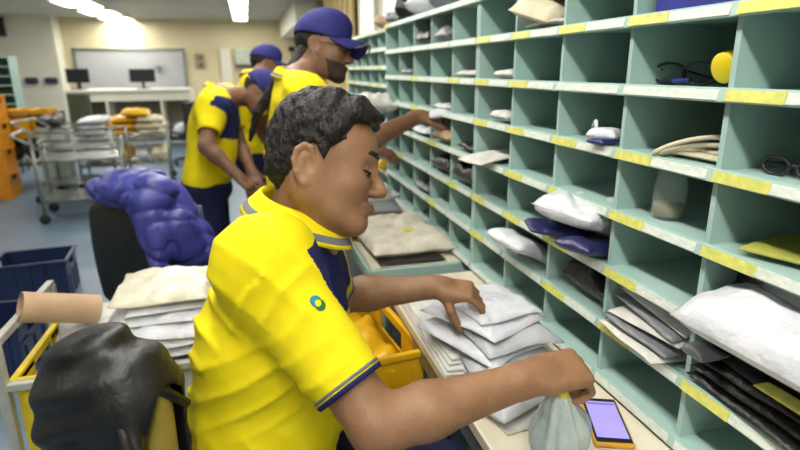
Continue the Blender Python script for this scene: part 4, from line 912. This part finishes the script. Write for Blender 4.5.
crate('yellow postal crate in the left half of the mail cart', (-.53, 1.74, .402), 0, .28, .40, .27, mat('lemon_crate_plastic', (220, 196, 34), .4))
crate('pale grey postal crate in the right half of the mail cart', (-.215, 1.74, .402), 0, .30, .40, .25, mat('pale_grey_plastic', (196, 198, 196), .4))
crate('orange postal crate on the lower deck of the mail cart', (-.45, 1.74, .107), 0, .32, .38, .24, M['crate_o'])
item('mail_bag', 'pale blue plastic sack on the lower deck of the mail cart, left end', 'mail bag', (-.78, 1.60, .09), .16, .3, .16, rz=1.3, m=mat('pale_blue_film', (156, 178, 204), .35, bump=.5, bs=20), seed=170, wr=.6)
for k in range(4): item('envelope', ['white envelope on the yellow-crate pile, lowest', 'yellow envelope standing in the crate of the mail cart', 'white envelope angled in the yellow crate', 'top white folded paper over the yellow crate'][k], 'envelope', (-.55+.015*k, 1.70+.02*k, .60+.033*k), .22, .3, .035, rz=.2*k-.3, rx=.05, m=['paper', 'crate_y', 'poly', 'paper'][k], seed=172+k, wr=.4, group='mail in the yellow crate of the cart')
wl = ['lowest white bag in the pile on the cart behind the shirt', 'second white bag from the bottom of the cart pile', 'third white bag of the cart pile, with grey edge', 'fourth white bag of the cart pile, skewed left', 'fifth white bag, just under the topmost of the cart pile', 'topmost cream-white bag of the cart pile']
z = .655
for k in range(6):
    T = (.036, .034, .038, .032, .036, .042)[k]
    item('mail_bag', wl[k], 'mail bag', (-.285+.02*math.sin(k*2.1), 1.72+.02*math.cos(k*1.7)+.012*k, z+T*.45), .38-.02*k, .34-.012*k, T, rz=.12*math.sin(k*1.9), rx=.02, m='poly' if k < 5 else mat('cream_polythene', (220, 214, 194), .4, bump=.5, bs=25), seed=180+k, wr=.5, puff=.45, wave=.004, group='white bags piled on the cart'); z += T*.78
a_, b__ = at(20, 307, 1.56), at(98, 309, 1.70); d_ = nrm(b__-a_); b__ = b__+d_*.0
b = B(); b.tube([a_, b__], .044, 32, False); b.tube([b__, a_], .040, 32, False); 
for p, q in ((a_, .044), (b__, .044)):
    u = nrm(np.cross(d_, V(0, 0, 1))); w_ = np.cross(d_, u); r1 = [b.b.verts.new(tuple(p+(u*math.cos(x)+w_*math.sin(x))*.044)) for x in np.linspace(0, 2*PI, 33)[:-1]]; r2 = [b.b.verts.new(tuple(p+(u*math.cos(x)+w_*math.sin(x))*.040)) for x in np.linspace(0, 2*PI, 33)[:-1]]
    for k in range(32): b.b.faces.new((r1[k], r1[(k+1) % 32], r2[(k+1) % 32], r2[k]))
tag(b.obj('mailing_tube', M['card']), 'brown cardboard mailing tube lying across the cart', 'mailing tube')

# ------------------------------------------------------------------ floor crate and the aisle behind
crate('navy plastic crate on the blue floor at the left edge', (-1.47, 4.0, 0), .1, .42, .34, .28, M['crate_b'])
crate('navy plastic crate half cut off by the left edge, nearer the camera', (-1.40, 2.95, 0), .0, .5, .36, .30, M['crate_b'])
def trolley(label, x, y, rz, L, W, H, hd=True, m=None, decks=(.22, .62), solid_deck=True):
    m = m or M['steel']; t = thing('trolley', label, 'trolley', (x, y, 0), rz); b = B()
    for sx in (-1, 1):
        pts = [(sx*L/2, -W/2, .1), (sx*L/2, -W/2, H), (sx*L/2, W/2, H), (sx*L/2, W/2, .1)]
        b.tube(pts, .014, 8)
        for z in decks: b.tube([(sx*L/2, -W/2, z), (sx*L/2, W/2, z)], .010, 6)
    for z in decks+(H-.02,):
        for sy_ in (-1, 1): b.tube([(-L/2, sy_*W/2, z), (L/2, sy_*W/2, z)], .011, 6)
    b.obj('frame', m, t, True)
    for z in decks:
        b = B()
        for k in range(7): b.box((0, -W/2+W*(k+.5)/7, z+.006), (L-.02, W/9, .008))
        b.obj('deck', M['chrome'], t)
    for sx in (-1, 1):
        for sy_ in (-1, 1):
            w2 = B().lathe([(.001, -.015), (.042, -.015), (.05, -.01), (.05, .01), (.042, .015), (.001, .015)], 16, Matrix.Translation((sx*L/2, sy_*W/2, .0505)) @ Matrix.Rotation(PI/2, 4, 'X')); w2.obj('wheel', M['dark'], t, True)
    if hd: B().tube([(-L/2, -W/2, H), (-L/2-.16, -W/2, H+.10), (-L/2-.16, W/2, H+.10), (-L/2, W/2, H)], .013, 8).obj('handle', m, t, True)
    return t
trolley('steel slatted trolley left of the blue jacket, nearest of the pair', -1.72, 6.35, .15, .75, .55, .78)
trolley('steel slatted trolley just behind the nearest steel one', -1.95, 7.25, -.1, .85, .55, .82)
trolley('low steel trolley loaded with white and yellow mail', -1.62, 8.0, .1, 1.05, .6, .72, decks=(.3, .62))
for k in range(10):
    item('mail_bag', ['white mail bag', 'yellow mail bag', 'pale striped mail bag'][k % 3 if k != 9 else 1]+' heaped on the loaded trolley '+['lower left', 'bottom centre', 'bottom right', 'middle left', 'centre', 'middle right', 'upper left', 'upper centre', 'upper right', 'rightmost top'][k], 'mail bag',
         (-1.62+(-.34, 0, .34, -.33, .01, .35, -.32, .02, .34, .18)[k], 8.0+.05*math.sin(k*2), .69+(0, 0, 0, 1, 1, 1, 2, 2, 2, 3)[k]*.082), .33, .46, .09, rz=.15*math.sin(k), ry=-.05*math.sin(k*1.3), m=['poly', 'crate_y', 'paper_c'][k % 3 if k != 9 else 1], seed=200+k, wr=.5, nu=12, nv=10, group='mail heaped on the loaded trolley')
for k in range(5):
    item('mail_bag', ['cream', 'white', 'yellow', 'white', 'cream'][k]+' mail bag on the lower deck of the loaded trolley, '+['leftmost', 'second from left', 'centre', 'second from right', 'rightmost'][k], 'mail bag', (-2.02+.20*k, 8.0, .41), .17, .46, .18, rz=.1*math.sin(k*3), m=['paper_c', 'poly', 'crate_y', 'poly', 'paper_c'][k], seed=250+k, wr=.4, nu=12, nv=10, group='mail bags on the lower deck of the loaded trolley')
item('bundle', 'dark bundle at the left end of the loaded trolley', 'bundle', (-2.38, 7.75, .86), .26, .3, .14, m='black_bag', seed=222, wr=.4); b = B(); b.box((-2.38, 7.75, .4), (.3, .3, .8), bev=.02); tag(b.obj('cabinet', mat('grey_green_metal', (176, 186, 172), .5)), 'small grey-green cabinet at the end of the loaded trolley', 'cabinet')
trolley('dark steel trolley holding the upright yellow boxes', -3.05, 8.3, .05, 1.2, .5, .95, hd=False, m=M['dark'], decks=(.3, .62))
for k in range(5): crate(['leftmost yellow box on the dark trolley', 'second yellow box on the dark trolley', 'middle yellow box on the dark trolley', 'fourth yellow box on the dark trolley', 'rightmost yellow box on the dark trolley'][k], (-3.51+.225*k, 8.3, .634), .05, .2, .42, .36, M['crate_y'], group='yellow boxes on the dark trolley')
for k in range(3): item('bundle', ['black bundle on the lower shelf of the dark trolley, left', 'black bundle on the lower shelf of the dark trolley, middle', 'black bundle on the lower shelf of the dark trolley, right'][k], 'bundle', (-3.4+.36*k, 8.3, .45), .32, .4, .26, m='black_bag', seed=230+k, wr=.5, nu=12, nv=10)
for k in range(4): crate(['floor-level orange crate in the stack at the left edge', 'second orange crate of the stack at the left edge', 'third orange crate of the stack at the left edge', 'topmost orange crate of the stack at the left edge'][k], (-3.12, 7.55, .30*k), .08, .6, .42, .296, M['crate_o'], group='orange crates stacked at the left edge')
# far chairs
office_chair('dark office chair with a white cloth, beyond the stooping man', (-1.0, 9.5, 0), 2.4, -.22, M['dark'], .46, .5, zb=.5)
item('cloth', 'white cloth bundle on the far dark chair', 'cloth', (-.98, 9.48, .56), .42, .42, .16, m='poly', seed=240, wr=.6)
office_chair('grey-green office chair in front of the left end of the white counter', (-2.75, 11.0, 0), 1.2, -.22, mat('olive_cloth', (92, 94, 74), .8), .42, .62, zb=.48, arms=False)
trolley('steel trolley beside the stooping man, carrying a yellow box', .21, 3.25, 0, .30, .42, .78, hd=False)
crate('yellow crate on the trolley in front of the stooping man', (.21, 3.25, .80), 0, .28, .34, .2, M['crate_y'])
